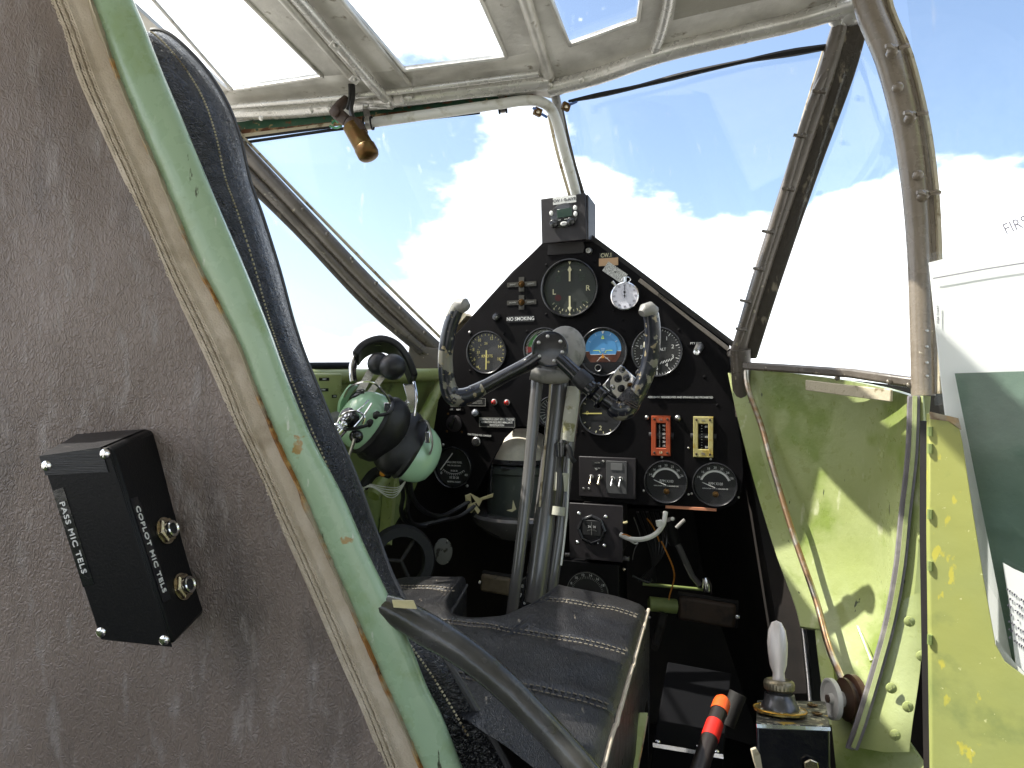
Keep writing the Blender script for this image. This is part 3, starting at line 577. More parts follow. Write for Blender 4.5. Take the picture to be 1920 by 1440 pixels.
# dark green card with two creases
rows = []
for y in range(700, 1341, 20):
    cr = .0022*math.exp(-((y-842)/14)**2) + .003*math.exp(-((y-975)/18)**2) + .002*math.exp(-((y-760)/60)**2)
    lx = 1790+ (y-700)*.2
    rows.append([PQ(lx+(2050-lx)*k/8, y+k*(3 if y > 800 else -1), .508-cr-.0015*math.sin(k*.9+y*.02)) for k in range(9)])
bm = B(); shell(bm, rows, -.001); obj('green_card', bm, 'paper_green', mf, smooth=60)
sheet('torn_paper', [(1881, 1055), (1900, 1066), (2000, 1110), (2000, 1330), (1905, 1245), (1893, 1130)], .4985, 'paper_white', mf, th=.0006)
sheet('torn_paper', [(1868, 1200), (1905, 1245), (1990, 1330), (1960, 1330), (1872, 1232)], .497, 'paper_white', mf, th=.0006)
mtx = Matrix.Translation(PQ(1882, 432, .527)) @ Matrix.Rotation(math.radians(-38), 4, 'Z') @ Matrix.Rotation(math.radians(-20), 4, 'Y')
text('FIRST FOLD', mtx, .0082, 'ink_grey', mf, align='LEFT', sx=.72)
random.seed(3)
bm = B()
for r in range(7):
    for c in range(9):
        if random.random() < .75: box(bm, Matrix.Translation(PQ(1889+c*4.3+r*.8, 1105+r*15+c*3.2, .4978)) @ Matrix.Rotation(.35, 4, 'Y'), .0010, .0004, .0007+random.random()*.001)
o_ = obj('small_print', bm, 'ink_grey', mf); o_['kind'] = 'stuff'
mm = frame(PQ(1759, 590, .5135), Vector((0, 0, 1)), Vector((0, 1, 0)), Vector((-1, 0, 0))); text('AREA CHART', mm, .0016, 'ink_grey', mf)
dr = thing('cockpit_door', 'yellow green painted cockpit door edge with chipped paint at the bottom right', 'door', P(1800, 1440, .49))
bm = B(); prism(bm, [PQ(x, y, .49) for x, y in cat([(1743, 774), (1796, 786), (1806, 830), (1826, 960), (1845, 1080), (1868, 1208), (1885, 1240), (2100, 1400), (2100, 1700), (1752, 1700), (1746, 1300), (1742, 1000)], 1)], Vector((0, .004, 0)))
obj('door_skin', bm, 'door_green', dr, bev=.0008)
bm = B(); prism(bm, [PQ(x, y, .4885) for x, y in ((1744, 772), (1797, 784), (1803, 806), (1780, 790), (1746, 786))], Vector((0, .0012, 0))); obj('chipped_edge', bm, 'rust', dr)
bm = B()
for y0 in (800, 832, 955, 1052, 1190):
    tube(bm, [P(1744, y0, .489), P(1743.5, y0+18, .489)], .0018, 6)
obj('hinge', bm, 'green_dark', dr)
bm = B(); ribbon(bm, [P(1744, 790, .506), P(1743, 1000, .506), P(1748, 1300, .506), P(1755, 1700, .506)], Vector((0, .02, 0)), .003); obj('door_edge', bm, 'nose_dark', dr)

# ================================================================ bulkhead at the left: leather lining, braid, green metal edge
bk = thing('cabin_bulkhead', 'grey leather lined bulkhead with beige braid and pale green edge at the left', 'bulkhead', P(300, 1500, .5))
YB = .5
L1 = [(78, -60), (95, 0), (120, 60), (150, 150), (200, 262), (240, 350), (280, 440), (320, 530), (360, 612), (410, 720), (437, 790), (475, 870), (525, 980), (575, 1090), (640, 1240), (680, 1330), (722, 1440), (770, 1570)]
L2 = [(150, -60), (170, 0), (190, 60), (221, 145), (256, 230), (295, 320), (340, 430), (376, 508), (415, 583), (450, 655), (474, 720), (525, 840), (556, 905), (588, 980), (640, 1098), (682, 1195), (720, 1283), (751, 1350), (789, 1440), (830, 1560)]
L3 = [(232, -60), (250, 0), (270, 48), (302, 130), (340, 220), (373, 300), (402, 370), (432, 440), (464, 515), (505, 618), (541, 718), (584, 820), (640, 925), (686, 1030), (724, 1108), (748, 1160), (776, 1225), (802, 1290), (830, 1345), (868, 1440), (915, 1560)]
c1, c2, c3 = cat(L1, 5), cat(L2, 5), cat(L3, 5)
def at_y(c, y):
    for a, b in zip(c[:-1], c[1:]):
        if a[1] <= y <= b[1]: return a[0]+(b[0]-a[0])*(y-a[1])/(b[1]-a[1]+1e-9)
    return c[-1][0]
rows = []
for i in range(60):
    y = -55+i*27; xr = at_y(c1, y); r = []
    for k in range(28):
        x = -420+(xr+8+420)*k/27
        n_ = noise.noise(Vector((x*.004, y*.003, 2)))*.004+noise.noise(Vector((x*.012, y*.008, 5)))*.0012
        r.append(P(x, y, YB+n_))
    rows.append(r)
bm = B(); shell(bm, rows, .006); obj('leather_lining', bm, 'leather_grey', bk, smooth=80)
# ribbed braid: a woven strip with cord ribs
rows = []
ribs = [(-.02, .003), (0, -.0035), (.09, -.0042), (.16, -.0018), (.24, -.0042), (.32, -.0018), (.40, -.0042), (.48, -.0022), (.60, -.0026), (.80, -.0022), (1.0, -.0018), (1.02, .003)]
ys = [-55+i*9 for i in range(178)]
for y in ys:
    xa, xb = at_y(c1, y), at_y(c2, y)+4
    rows.append([P(xa+(xb-xa)*t, y, YB-.001+d*1.3+noise.noise(Vector((t*3, y*.02, 0)))*.0008) for t, d in ribs])
bm = B(); shell(bm, rows, .001); obj('braid_trim', bm, 'braid', bk, smooth=80)
random.seed(5)
# twisted cords along the braid
bm = B()
for t in (.045, .2, .36):
    for ph in (0, PI):
        pts = []
        for i in range(0, 1500, 6):
            y = -50+i*1.05; xa, xb = at_y(c1, y), at_y(c2, y); a = i*.42+ph
            pts.append(P(xa+(xb-xa)*t+math.cos(a)*2.6, y, YB-.0055+math.sin(a)*.0010))
        tube(bm, pts, .0012, 5)
obj('twisted_cord', bm, 'braid', bk, smooth=80)
rows = []
for y in ys:
    x = at_y(c2, y); j = noise.noise(Vector((y*.03, 0, 7)))*5; j2 = noise.noise(Vector((y*.09, 3, 7)))*4
    wz = max(0, noise.noise(Vector((y*.011, 1, 4)))*7)+.2; rows.append([P(x-1.5-wz+j*.6, y, YB-.0045), P(x+1+j*.5, y, YB-.0073), P(x+1.5+wz*.4+j2*.6, y, YB-.0055)])
bm = B(); shell(bm, rows, .001); obj('rusty_edge', bm, 'rust', bk, smooth=80)
rows = []
for y in ys:
    xa, xb = at_y(c2, y)+2+noise.noise(Vector((y*.05, 9, 7)))*2.5, at_y(c3, y); ww = xb-xa
    rows.append([P(xa, y, YB+.004), P(xa+1, y, YB-.0052), P(xa+ww*.3, y, YB-.0075), P(xa+ww*.7, y, YB-.0075), P(xa+ww*.88, y, YB-.0055), P(xa+ww*.97, y, YB-.001), P(xb, y, YB+.006), P(xb+1, y, YB+.03)])
bm = B(); shell(bm, rows, -.0015); obj('green_metal_edge', bm, 'green_paint', bk, smooth=70)
# the body of the bulkhead behind the lining
bm = B(); prism(bm, [P(at_y(c3, y)-20, y, YB+.012) for y in range(-50, 1550, 80)]+[P(-700, 1530, YB+.012), P(-700, -55, YB+.012)], Vector((0, .012, 0))); obj('plywood_core', bm, 'green_dark', bk)

# ================================================================ intercom junction box
jb = thing('intercom_box', 'black intercom socket box with taped top and two jack sockets on the grey leather', 'socket box', P(200, 1010, .47))
c8 = [P(80, 856, .447), P(206, 838, .447), P(325, 1212, .447), P(192, 1198, .447), P(150, 812, .499), P(290, 803, .499), P(388, 1146, .499), P(262, 1150, .499)]
bm = B(); hexa(bm, c8); body = obj('box_body', bm, 'black_plastic', jb, bev=.0035)
A, Bc, C, D = c8[:4]; Nf = (Bc-A).cross(D-A).normalized(); Nf = Nf if Nf.y < 0 else -Nf
def bil(u, v, off=0): return (A.lerp(Bc, u)).lerp(D.lerp(C, u), v)+Nf*off
bm = B(); prism(bm, [bil(.0, .0, .0004), bil(1, .0, .0004), bil(1, 1, .0004), bil(0, 1, .0004)], Nf*.0016); obj('box_lid', bm, 'black_plastic', jb, bev=.001)
for u, v in ((.93, .03), (.05, .05), (.93, .965), (.05, .955)):
    s_ = screw(axm(bil(u, v, .002), Nf), .0034, jb, 'chrome'); s_
ND = (c8[5]-Bc).cross(C-Bc).normalized(); ND = ND if ND.x > 0 else -ND
def sid(u, v, off=0): return (Bc.lerp(c8[5], u)).lerp(C.lerp(c8[6], u), v)+ND*off
LD = (C-Bc).normalized()
for v in (.50, .795):
    mm = axm(sid(.56, v, .0), ND) @ Matrix.Diagonal((1.22, 1.0, 1.22, 1))
    bm = B(); lathe(bm, mm, [(.0078, 0), (.0078, .0012), (.006, .0014)], 24); wsh = obj('jack_socket', bm, 'brass_nut', jb)
    bm = B(); lathe(bm, mm, [(.0074, .001), (.0074, .0035), (.006, .0042), (.0055, .0042)], 6); obj('hex_nut', bm, 'brass_nut', wsh, bev=.0004, smooth=20)
    bm = B(); lathe(bm, mm, [(.0048, .003), (.0048, .0070), (.0042, .0076), (.0032, .0070), (.0030, .002)], 24); obj('ferrule', bm, 'chrome', wsh)
    bm = B(); lathe(bm, mm, [(.0031, .0045), (0, .0045)], 16); obj('bore', bm, 'dial_black', wsh)
# black tape over the top end
bm = B(); q = [bil(-.01, .10, .0026), bil(.90, .12, .0026), bil(.90, -.005, .0026), bil(-.01, -.005, .0026)]
loft(bm, [[q[0], q[1]], [q[3], q[2]], [c8[4].lerp(c8[5], .0)+U*.0006, c8[5]+U*.0006-(c8[5]-c8[4])*.1]]); tp = obj('black_tape', bm, 'black_tape', jb)
mmf = frame(bil(.155, .44, .0026), LD, -Nf, Nf.cross(LD) * 1)
def along(o, nrm, flip=1):
    x = LD; y = -nrm; z = x.cross(y)*1; return frame(o, x, y, z)
bm = B(); mtl = along(bil(.095, .44, .0020), Nf); box(bm, mtl, .066, .0008, .0075); l1 = obj('label_strip', bm, 'gloss_black', jb)
text('PASS MIC TELS', mtl @ Matrix.Translation((0, -.0006, 0)), .0033, 'white_print', l1, fat=.02, sx=1.42, sp=1.15)
mtl = along(sid(.14, .535, .0002), ND); bm = B(); box(bm, mtl, .072, .0008, .0085); l2 = obj('label_strip', bm, 'gloss_black', jb)
text('COPLOT MIC TELS', mtl @ Matrix.Translation((0, -.0006, 0)), .0038, 'white_print', l2, fat=.02, sx=1.22, sp=1.12)

# ================================================================ pilot's seat
ps = thing('pilot_seat', 'black leather pilot seat with cracked cushion and curved grey side rail', 'seat', P(1000, 1500, .6))
ZS = -.267; FRc = Vector((.170, .842, ZS)); tS = Vector((.959, -.283, 0)); fS = Vector((.283, .959, 0)); WS = .352
def cush(s, q):     # s from the left edge, q forward (0 = front line)
    x = s/WS
    z = .018*math.sin(PI*min(1, max(0, x)))**.6 - .020*max(0, x-.72)**1.2
    z += .003*noise.noise(Vector((s*14, q*14, 1)))+.0015*noise.noise(Vector((s*40, q*26, 4)))
    for qq in (-.055, -.165, -.285):         # quilted seams
        z -= .0045*math.exp(-((q-qq+.02*math.sin(x*3))/.0055)**2)
    return FRc + tS*(s-WS) + fS*q + U*z
rows = []; NS, NQ = 60, 90
def qf(s):       # front edge with the U shaped cut out for the column
    c = s-.176; wd = .060
    k = max(0, 1-abs(c/wd)**2.6)
    return -.150*k**.55 if k > 0 else 0
for j in range(NQ+1):
    r = []
    for i in range(NS+1):
        s = WS*i/NS; q0 = qf(s); qb = -.415+.17*max(0, 1-s/.32); q = q0+(qb-q0)*(j/NQ)**1.0
        p = cush(s, q); e = q0-q
        if e < .022: p.z -= .022-math.sqrt(max(0, .022**2-(.022-e)**2))
        es = min(s, WS-s)
        if es < .012: p.z -= .012-math.sqrt(max(0, .012**2-(.012-es)**2))
        r.append(p)
    rows.append(r)
# boxed border going down all round
low = [[p-U*.09 for p in rows[0]]]
rows2 = [[FRc+tS*(WS*i/NS-WS)+fS*(qf(WS*i/NS)) + U*(-.11) for i in range(NS+1)]]+rows
rows3 = [[r[0]-U*.10+tS*.002]+r+[r[-1]-U*.10-tS*.002] for r in rows2]
bm = B(); loft(bm, rows3); cu = obj('cushion', bm, 'leather_seat', ps, smooth=80)
def seam(q, off, name='stitching', m='thread'):
    bm = B(); n = 0; s = .012
    while s < WS-.008:
        qq = q+off-.02*math.sin(s/WS*3)
        if qq < qf(s)-.004:
            a, b = cush(s, qq), cush(s+.0034, qq); a.z += .0008; b.z += .0008; tube(bm, [a, b], .00062, 5)
        s += .0052
    o = obj(name, bm, m, cu); o['kind'] = 'stuff'; return o
for q in (-.055, -.165, -.285):
    for off in (-.0052, .0052): seam(q, off)
    
def piping(pts, r, m, par=cu, name='piping'):
    bm = B(); tube(bm, pts, r, 8); return obj(name, bm, m, par)
piping([cush(WS-.003, -.415+.415*k/40)-U*.009+tS*.0015 for k in range(41)], .0021, 'braid')
ppts = []
for i in range(NS+1):
    s = WS*i/NS; p = cush(s, qf(s)); p.z -= .018; ppts.append(p+fS*.001)
piping(ppts, .0022, 'piping_dark')
# seat pan and frame under the cushion
bm = B(); m_ = frame(FRc+tS*(-WS/2)+fS*-.27-U*.135, tS, fS, U); box(bm, m_, .33, .38, .04); obj('seat_pan', bm, 'nose_dark', ps)
for s_ in (.03, WS-.03):
    for q_ in (-.05, -.38): bm = B(); tube(bm, [FRc+tS*(s_-WS)+fS*q_-U*.14, FRc+tS*(s_-WS)+fS*q_-U*.585], .011); obj('leg', bm, 'green_dark', ps)
# backrest
SIL = [(262, 66), (300, 60), (335, 80), (385, 132), (425, 195), (450, 262), (468, 340), (492, 408), (524, 510), (548, 600), (568, 660), (592, 720), (625, 800), (665, 890), (705, 1000), (742, 1095), (800, 1190), (855, 1265), (905, 1350), (955, 1440), (1010, 1560)]
SL = [(150, 58), (250, 59), (265, 70), (285, 110), (310, 160), (330, 230), (345, 310), (370, 380), (400, 480), (425, 560), (450, 640), (475, 700), (505, 780), (545, 880), (590, 990), (630, 1090), (680, 1180), (730, 1260), (790, 1350), (840, 1440), (890, 1560)]
sil = cat(SIL, 6); sll = cat(SL, 6); rows = []
rows = []
for i, (a, b) in enumerate(zip(sil, sll)):
    r = []
    for k in range(15):
        t = k/14; ang = t*PI/2           # 0 silhouette .. 1 inner
        x = a[0]+(b[0]-a[0]-60)*(1-math.cos(ang)); y = a[1]+(b[1]-a[1])*(1-math.cos(ang))
        k2 = min(1, max(0, (a[1]-980)/300)); k2 = k2*k2*(3-2*k2); Yd = .66-.135*k2-(.085-.070*k2)*math.sin(ang)
        w_ = .0035*noise.noise(Vector((x*.02, y*.012, 3)))+.002*noise.noise(Vector((x*.05+y*.03, y*.01, 8)))
        seamd = .0035*math.exp(-((t-.46)/.035)**2)
        r.append(P(x, y, Yd+w_*t+seamd))
    rows.append(r)
bm = B(); loft(bm, rows)
loft(bm, [[r[0], r[0]+Vector((-.01, .03, 0))*1, P(0, 0, 1)*0+r[-1]+Vector((-.02, .13, 0))] for r in rows])
br = obj('backrest', bm, 'leather_black', ps, smooth=80)
bm = B(); k = 0
for r, r2 in zip(rows[8:110:1], rows[9:111:1]):
    for f_ in (0, .5):
        i0 = 6; p = (r[i0].lerp(r[i0+1], .44)).lerp(r2[i0].lerp(r2[i0+1], .44), f_); p2 = (r[i0].lerp(r[i0+1], .44)).lerp(r2[i0].lerp(r2[i0+1], .44), f_+.26)
        tube(bm, [p+Vector((.001, -.003, 0)), p2+Vector((.001, -.003, 0))], .00085, 5)
o_ = obj('stitching', bm, 'cream_seal', br); o_['kind'] = 'stuff'
bm = B(); rr_ = rows[60:]; tube(bm, [r[0]+Vector((0, -.002, 0)) for r in rows[4:]], .003, 8); obj('piping', bm, 'piping_dark', br)
# side rail
bm = B(); tube(bm, [P(*q) for q in cat([(700, 1128, .50), (745, 1148, .50), (800, 1180, .495), (868, 1222, .49), (935, 1275, .48), (1000, 1340, .47), (1060, 1405, .46), (1115, 1470, .45), (1180, 1560, .44)], 6)], [.006, .0108, .0118, .0110, .0102, .0098, .0098, .0098, .0098], 18); obj('side_rail', bm, 'arm_grey', ps)
bm = B(); prism(bm, [P(735, 1126, .488), P(775, 1127, .488), (P(781, 1142, .486)), P(738, 1139, .486)], Vector((0, .002, 0))); obj('masking_tape', bm, 'masking', ps)

# ================================================================ control column and wheel
cc = thing('control_column', 'grey tubular control column carrying a worn black open topped control wheel', 'control column', P(1000, 1250, 1.0))
def ctube(name, q, r, m, seg=16, par=cc):
    bm = B(); tube(bm, [P(*k) for k in cat(q, 6)], r, seg); return obj(name, bm, m, par, smooth=60)
ctube('side_tube', [(1010, 690, 1.04), (1003, 760, 1.035), (990, 900, 1.02), (974, 1040, 1.0), (957, 1170, .985)], [.0098, .0092, .0090, .0088, .0085], 'grey_tube')
ctube('centre_tube', [(1052, 690, 1.06), (1046, 760, 1.055), (1030, 900, 1.04), (1017, 1010, 1.02), (1002, 1130, 1.0)], [.0165, .0165, .0165, .0170, .0165], 'grey_tube', 20)
ctube('side_tube', [(1082, 690, 1.05), (1076, 760, 1.05), (1062, 880, 1.04), (1050, 1000, 1.02), (1030, 1130, 1.0)], [.0095, .0092, .0090, .0090, .0088], 'grey_tube')
ctube('lit_edge_strip', [(1033, 700, 1.035), (1028, 780, 1.03), (1018, 880, 1.02), (1012, 950, 1.015)], .0016, 'cream_seal')  # cream strip stands in for sunlight along the tube's left side
ctube('clamp_collar', [(995, 700, 1.025), (1030, 706, 1.025), (1062, 703, 1.03)], [.0095, .0115, .012], 'grey_cast')
ctube('tape_wrap', [(1076, 725, 1.035), (1074, 745, 1.034), (1068, 790, 1.03), (1063, 826, 1.03)], [.0098, .0108, .0110, .0106], 'dirty_tape')
ctube('tape_wrap', [(1054, 886, 1.022), (1051, 920, 1.02)], .0112, 'dirty_tape')
ctube('tape_wrap', [(1048, 950, 1.012), (1046, 966, 1.01)], .0100, 'dirty_tape')
ctube('wiring_loom', [(1056, 826, 1.02), (1052, 850, 1.015), (1050, 880, 1.015), (1050, 920, 1.01), (1046, 960, 1.01)], [.0055, .006, .0045, .006, .006], 'cable_black')
ctube('plug', [(1055, 835, 1.01), (1066, 840, 1.005), (1072, 858, 1.0), (1077, 866, 1.0)], [.004, .0042, .0036, .004], 'rubber')
ctube('plug', [(1052, 830, 1.012), (1052, 856, 1.01)], [.009, .0075], 'gloss_black')
# grey casting behind the hub
bm = B(); lathe(bm, axm(P(1060, 655, 1.065), Vector((.0, -1, .05))), [(.002, -.02), (.027, -.015), (.032, .0), (.030, .012), (.018, .022), (0, .024)], 28, (1, 1.15)); obj('chain_casing', bm, 'grey_cast', cc)
bm = B(); tube(bm, [P(1060, 660, 1.05), P(1045, 702, 1.04)], [.028, .022], 18); obj('casing_neck', bm, 'grey_cast', cc)
HX = Vector((-.06, -1, .10)); hm = axm(P(1031, 655, .985), HX)
bm = B(); lathe(bm, hm, [(.0255, -.035), (.0255, -.002), (.0262, .0), (.0250, .0035), (.022, .0045), (0, .005)], 36); hub = obj('wheel_hub', bm, 'gloss_black', cc)
bm = B(); tube(bm, [hm @ Vector((math.cos(a)*.0250, -.0030, math.sin(a)*.0250)) for a in [k*PI/24 for k in range(49)]], .0013, 8); obj('hub_ring', bm, 'gloss_black', hub)
for a in (35, 100, 150, 215, 290, 345):
    mm = hm @ Matrix.Translation((.0185*math.cos(math.radians(a)), -.004, .0185*math.sin(math.radians(a)))); bm = B(); lathe(bm, mm, [(.0028, 0), (.0026, .0015), (.0015, .0024), (0, .0026)], 12); obj('dome_screw', bm, 'steel', hub)
ctube('left_spoke', [(1012, 668, .99), (985, 685, .99), (950, 703, .985), (915, 722, .98), (885, 737, .975)], [.0115, .0105, .0098, .0100, .0115], 'gloss_black')
ctube('left_horn', [(905, 727, .978), (884, 739, .975), (866, 745, .972), (852, 744, .971), (843, 733, .97), (838, 712, .966), (835, 675, .96), (838, 640, .955), (845, 608, .952), (853, 588, .95), (860, 574, .95)], [.0104, .0120, .0132, .0135, .0128, .0112, .0104, .0104, .0102, .0100, .0100], 'worn_black', 18)
bm = B(); tube(bm, [P(856, 577, .95), P(862, 573, .947), P(871, 573, .943), P(877, 577, .941)], [.0088, .0105, .0105, .0060], 16); obj('horn_cap', bm, 'grey_cast', cc)
ctube('right_spoke', [(1048, 672, .985), (1072, 694, .975), (1098, 720, .965), (1125, 742, .955), (1150, 760, .95), (1165, 768, .948)], [.0105, .0105, .0115, .0120, .0115, .013], 'gloss_black')
ctube('spoke_cuff', [(1083, 704, .97), (1096, 716, .966), (1103, 723, .964)], [.0128, .0140, .0132], 'black_tape')
for q in (((1119, 726, .955), (1107, 741, .95)), ((1133, 740, .95), (1122, 760, .945))):
    c0 = (P(*q[0])+P(*q[1]))/2; d_ = P(1150, 760, .95)-P(1100, 720, .965); bm = B()
    mm = axm(c0, d_); lathe(bm, mm, [(.0125, -.003), (.0155, -.001), (.0155, .001), (.0125, .003)], 24); obj('clamp_ring', bm, 'gloss_black', cc)
ctube('right_horn', [(1148, 760, .95), (1160, 768, .948), (1175, 765, .945), (1190, 745, .94), (1203, 722, .935), (1214, 695, .93), (1221, 665, .925), (1224, 635, .92), (1223, 608, .915), (1220, 588, .912)], [.0135, .0150, .0150, .0118, .0112, .0112, .0110, .0108, .0105, .0105], 'worn_black', 18)
bm = B(); tube(bm, [P(1224, 586, .912), P(1217, 580, .908), P(1209, 582, .905), (P(1203, 588, .902))], [.0098, .0105, .0092, .0050], 16); obj('horn_cap', bm, 'grey_cast', cc)
ctube('cloth_wrap', [(1177, 757, .942), (1186, 743, .94), (1192, 735, .938)], [.0158, .0138, .0122], 'leather_black')
bm = B()
for k in range(7): 
    c0 = P(1179+k*2.2, 757-k*3.6, .9405); lathe(bm, axm(c0, P(1195, 732, .938)-P(1177, 760, .942)), [(.0145-.0004*k, -.0009), (.0153-.0004*k, 0), (.0145-.0004*k, .0009)], 20)
obj('cord_binding', bm, 'dark_pedal', cc)
ctube('tape_wrap', [(1222, 652, .925), (1223, 643, .9235)], .0114, 'dirty_tape')
# switch plate with push buttons on the right horn
bm = B(); mm = axm(P(1163, 718, .955), Vector((.1, -1, .25))) @ Matrix.Rotation(.75, 4, 'Y'); box(bm, mm, .033, .003, .042); plt = obj('switch_plate', bm, 'chrome', cc, bev=.0014)
for x, z, r, mt in ((-.010, .016, .0035, 'gloss_black'), (.002, .011, .0042, 'gloss_black'), (-.006, .002, .0045, 'black_plastic'), (.006, -.006, .0042, 'black_plastic'), (-.004, -.014, .0032, 'chrome'), (.012, .006, .003, 'brass')):
    bm = B(); lathe(bm, mm @ Matrix.Translation((x, -.0012, z)), [(r*1.25, 0), (r*1.2, .0015), (r, .002), (r, .0055), (r*.6, .007), (0, .0072)], 14); obj('push_button', bm, mt, plt)
ctube('button_lead', [(1150, 700, .948), (1142, 715, .945), (1146, 735, .944), (1155, 745, .945)], .0016, 'cable_black')
ctube('column_cable', [(1066, 860, 1.02), (1064, 940, 1.015), (1058, 1010, 1.01), (1052, 1060, 1.0)], .0016, 'wire_white')

# ================================================================ instrument panel
ip = thing('instrument_panel', 'black crackle finish triangular instrument panel full of round dials', 'instrument panel', pp(1110, 945))
PO = [(1020, 452), (1100, 446), (1125, 462), (1190, 510), (1250, 558), (1310, 606), (1352, 640), (1368, 668), (1376, 740), (1384, 800), (1392, 850), (1394, 890), (1390, 925), (1378, 945), (1352, 956), (1250, 950), (1160, 944), (1062, 938), (1066, 860), (1070, 812), (1050, 800), (1000, 800), (968, 800), (946, 822), (925, 862), (908, 895), (896, 918), (882, 930), (860, 925), (838, 912), (820, 885), (812, 860), (813, 800), (820, 720), (828, 670), (840, 642), (880, 598), (930, 545), (980, 492)]
bm = B(); vs = [bm.verts.new(pp(*q)) for q in PO]; f_ = bm.faces.new(vs)
ex = bmesh.ops.extrude_face_region(bm, geom=[f_]); bmesh.ops.translate(bm, verts=[v for v in ex['geom'] if isinstance(v, bmesh.types.BMVert)], vec=F*.004)
obj('panel_plate', bm, 'panel_black', ip, bev=.0008)
LBL = text
def ptext(s, px, py, hpx, m='white_print', par=ip, fat=0.005, sx=1, d=.0008, rot=0, name='lettering', align='CENTER', sp=1):
    return text(s, pm(px, py, d) @ Matrix.Rotation(math.radians(-rot), 4, 'Y'), hpx*S, m, par, name, align, fat, sx, sp=sp)
def ticks(bm, mtx, r0, r1, a0, a1, n, wd, d):
    for i in range(n):
        a = math.radians(90-(a0+(a1-a0)*i/max(1, n-1)))
        box(bm, mtx @ Matrix.Translation((math.cos(a)*(r0+r1)/2, -d, math.sin(a)*(r0+r1)/2)) @ Matrix.Rotation(-a, 4, 'Y'), (r1-r0), .0003, wd)
def arc(bm, mtx, r0, r1, a0, a1, d, n=24):
    A_, B_ = [], []
    for i in range(n+1):
        a = math.radians(90-(a0+(a1-a0)*i/n)); A_.append(mtx @ Vector((math.cos(a)*r0, -d, math.sin(a)*r0))); B_.append(mtx @ Vector((math.cos(a)*r1, -d, math.sin(a)*r1)))
    loft(bm, [A_, B_])
def num(s, mtx, r, ang, h, m, par, d=.0012, fat=.01, sx=1): 
    a = math.radians(90-ang); return text(s, mtx @ Matrix.Translation((math.cos(a)*r, -d, math.sin(a)*r)), h, m, par, 'numeral', fat=fat, sx=sx)
def needle(mtx, ang, l0, l1, wd, m, par, d=.003, tip=True, name='needle'):
    a = math.radians(90-ang); dr = Vector((math.cos(a), 0, math.sin(a))); pr = Vector((-dr.z, 0, dr.x)); bm = B()
    pts = [dr*(-l0)+pr*wd/2, dr*(l1*.85)+pr*wd/2, dr*l1, dr*(l1*.85)-pr*wd/2, dr*(-l0)-pr*wd/2] if tip else [dr*(-l0)+pr*wd/2, dr*l1+pr*wd/2, dr*l1-pr*wd/2, dr*(-l0)-pr*wd/2]
    prism(bm, [mtx @ (p+Vector((0, -d, 0))) for p in pts], mtx.to_3x3() @ Vector((0, -.0006, 0))); return obj(name, bm, m, par)
def gauge(name, px, py, rpx, dial='dial_black', bez=1.0, screws=True, lab=None, sq=False, proud=.006):
    """a round instrument: case flange, rolled bezel, recessed dial and glass. returns (part, matrix, radius)"""
    r = rpx*S; m_ = pm(px, py, 0); bm = B()
    lathe(bm, m_, [(r*1.0, 0), (r*1.01, proud*.6), (r*.985, proud*.95), (r*.955, proud), (r*.915, proud*.8), (r*.90, proud*.35), (r*.90, .0006)], 48)
    g_ = obj(name, bm, 'bezel', ip, smooth=50)
    if lab: g_['label'] = lab
    bm = B(); lathe(bm, m_, [(r*.905, .0008), (0, .0008)], 48); obj('dial', bm, dial, g_)
    if screws:
        for a in (45, 135, 225, 315): 
            s_ = r*1.30; screw(m_ @ Matrix.Translation((math.cos(math.radians(a))*s_*.92, 0, math.sin(math.radians(a))*s_*.92)), .0026, g_, 'panel_black')
    return g_, m_, r
def gglass(g_, m_, r, proud=.006):
    bm = B(); lathe(bm, m_, [(r*.91, proud*.62), (0, proud*.62)], 40); obj('glass', bm, 'dial_glass', g_)
# 1 turn and slip indicator
g_, m_, r = gauge('turn_indicator', 1069, 541, 56, 'dial_green', proud=.010)
text('L', m_ @ Matrix.Translation((-.56*r, -.0012, -.10*r)), .0095, 'lume', g_, 'numeral', fat=.01); text('R', m_ @ Matrix.Translation((.62*r, -.0012, -.02*r)), .0095, 'lume', g_, 'numeral', fat=.01)
c_ = m_ @ Matrix.Translation((0, 0, .42*r))
bm = B(); box(bm, m_ @ Matrix.Translation((0, -.003, .42*r)), .0030, .0006, .36*r); prism(bm, [m_ @ Vector((x*r, -.003, z*r)) for x, z in ((-.07, .62), (0, .76), (.07, .62), (0, .52))], m_.to_3x3() @ Vector((0, -.0006, 0)))
prism(bm, [m_ @ Vector((x*r, -.003, z*r)) for x, z in ((-.05, .90), (.05, .90), (0, .80))], m_.to_3x3() @ Vector((0, -.0006, 0))); obj('needle', bm, 'lume', g_)
bm = B(); box(bm, m_ @ Matrix.Translation((0, -.003, -.46*r)), .0030, .0006, .40*r); prism(bm, [m_ @ Vector((x*r, -.003, z*r)) for x, z in ((-.07, -.66), (0, -.78), (.07, -.66), (0, -.58))], m_.to_3x3() @ Vector((0, -.0006, 0)))
prism(bm, [m_ @ Vector((x*r, -.003, z*r)) for x, z in ((-.05, -.92), (.05, -.92), (0, -.82))], m_.to_3x3() @ Vector((0, -.0006, 0))); obj('needle', bm, 'lume', g_)
bm = B(); ticks(bm, m_, .72*r, .80*r, 130, 230, 11, .0009, .0012)
for x, z in ((-.40, .60), (.36, .60)): lathe(bm, m_ @ Matrix.Translation((x*r, -.001, z*r)), [(.0012, 0), (.0012, .0003), (0, .0003)], 10)
obj('scale', bm, 'lume', g_)
num('4', m_, .88*r, 220, .0048, 'lume', g_); num('2', m_, .88*r, 203, .0048, 'lume', g_); num('2', m_, .88*r, 157, .0048, 'lume', g_); num('4', m_, .88*r, 138, .0048, 'lume', g_)
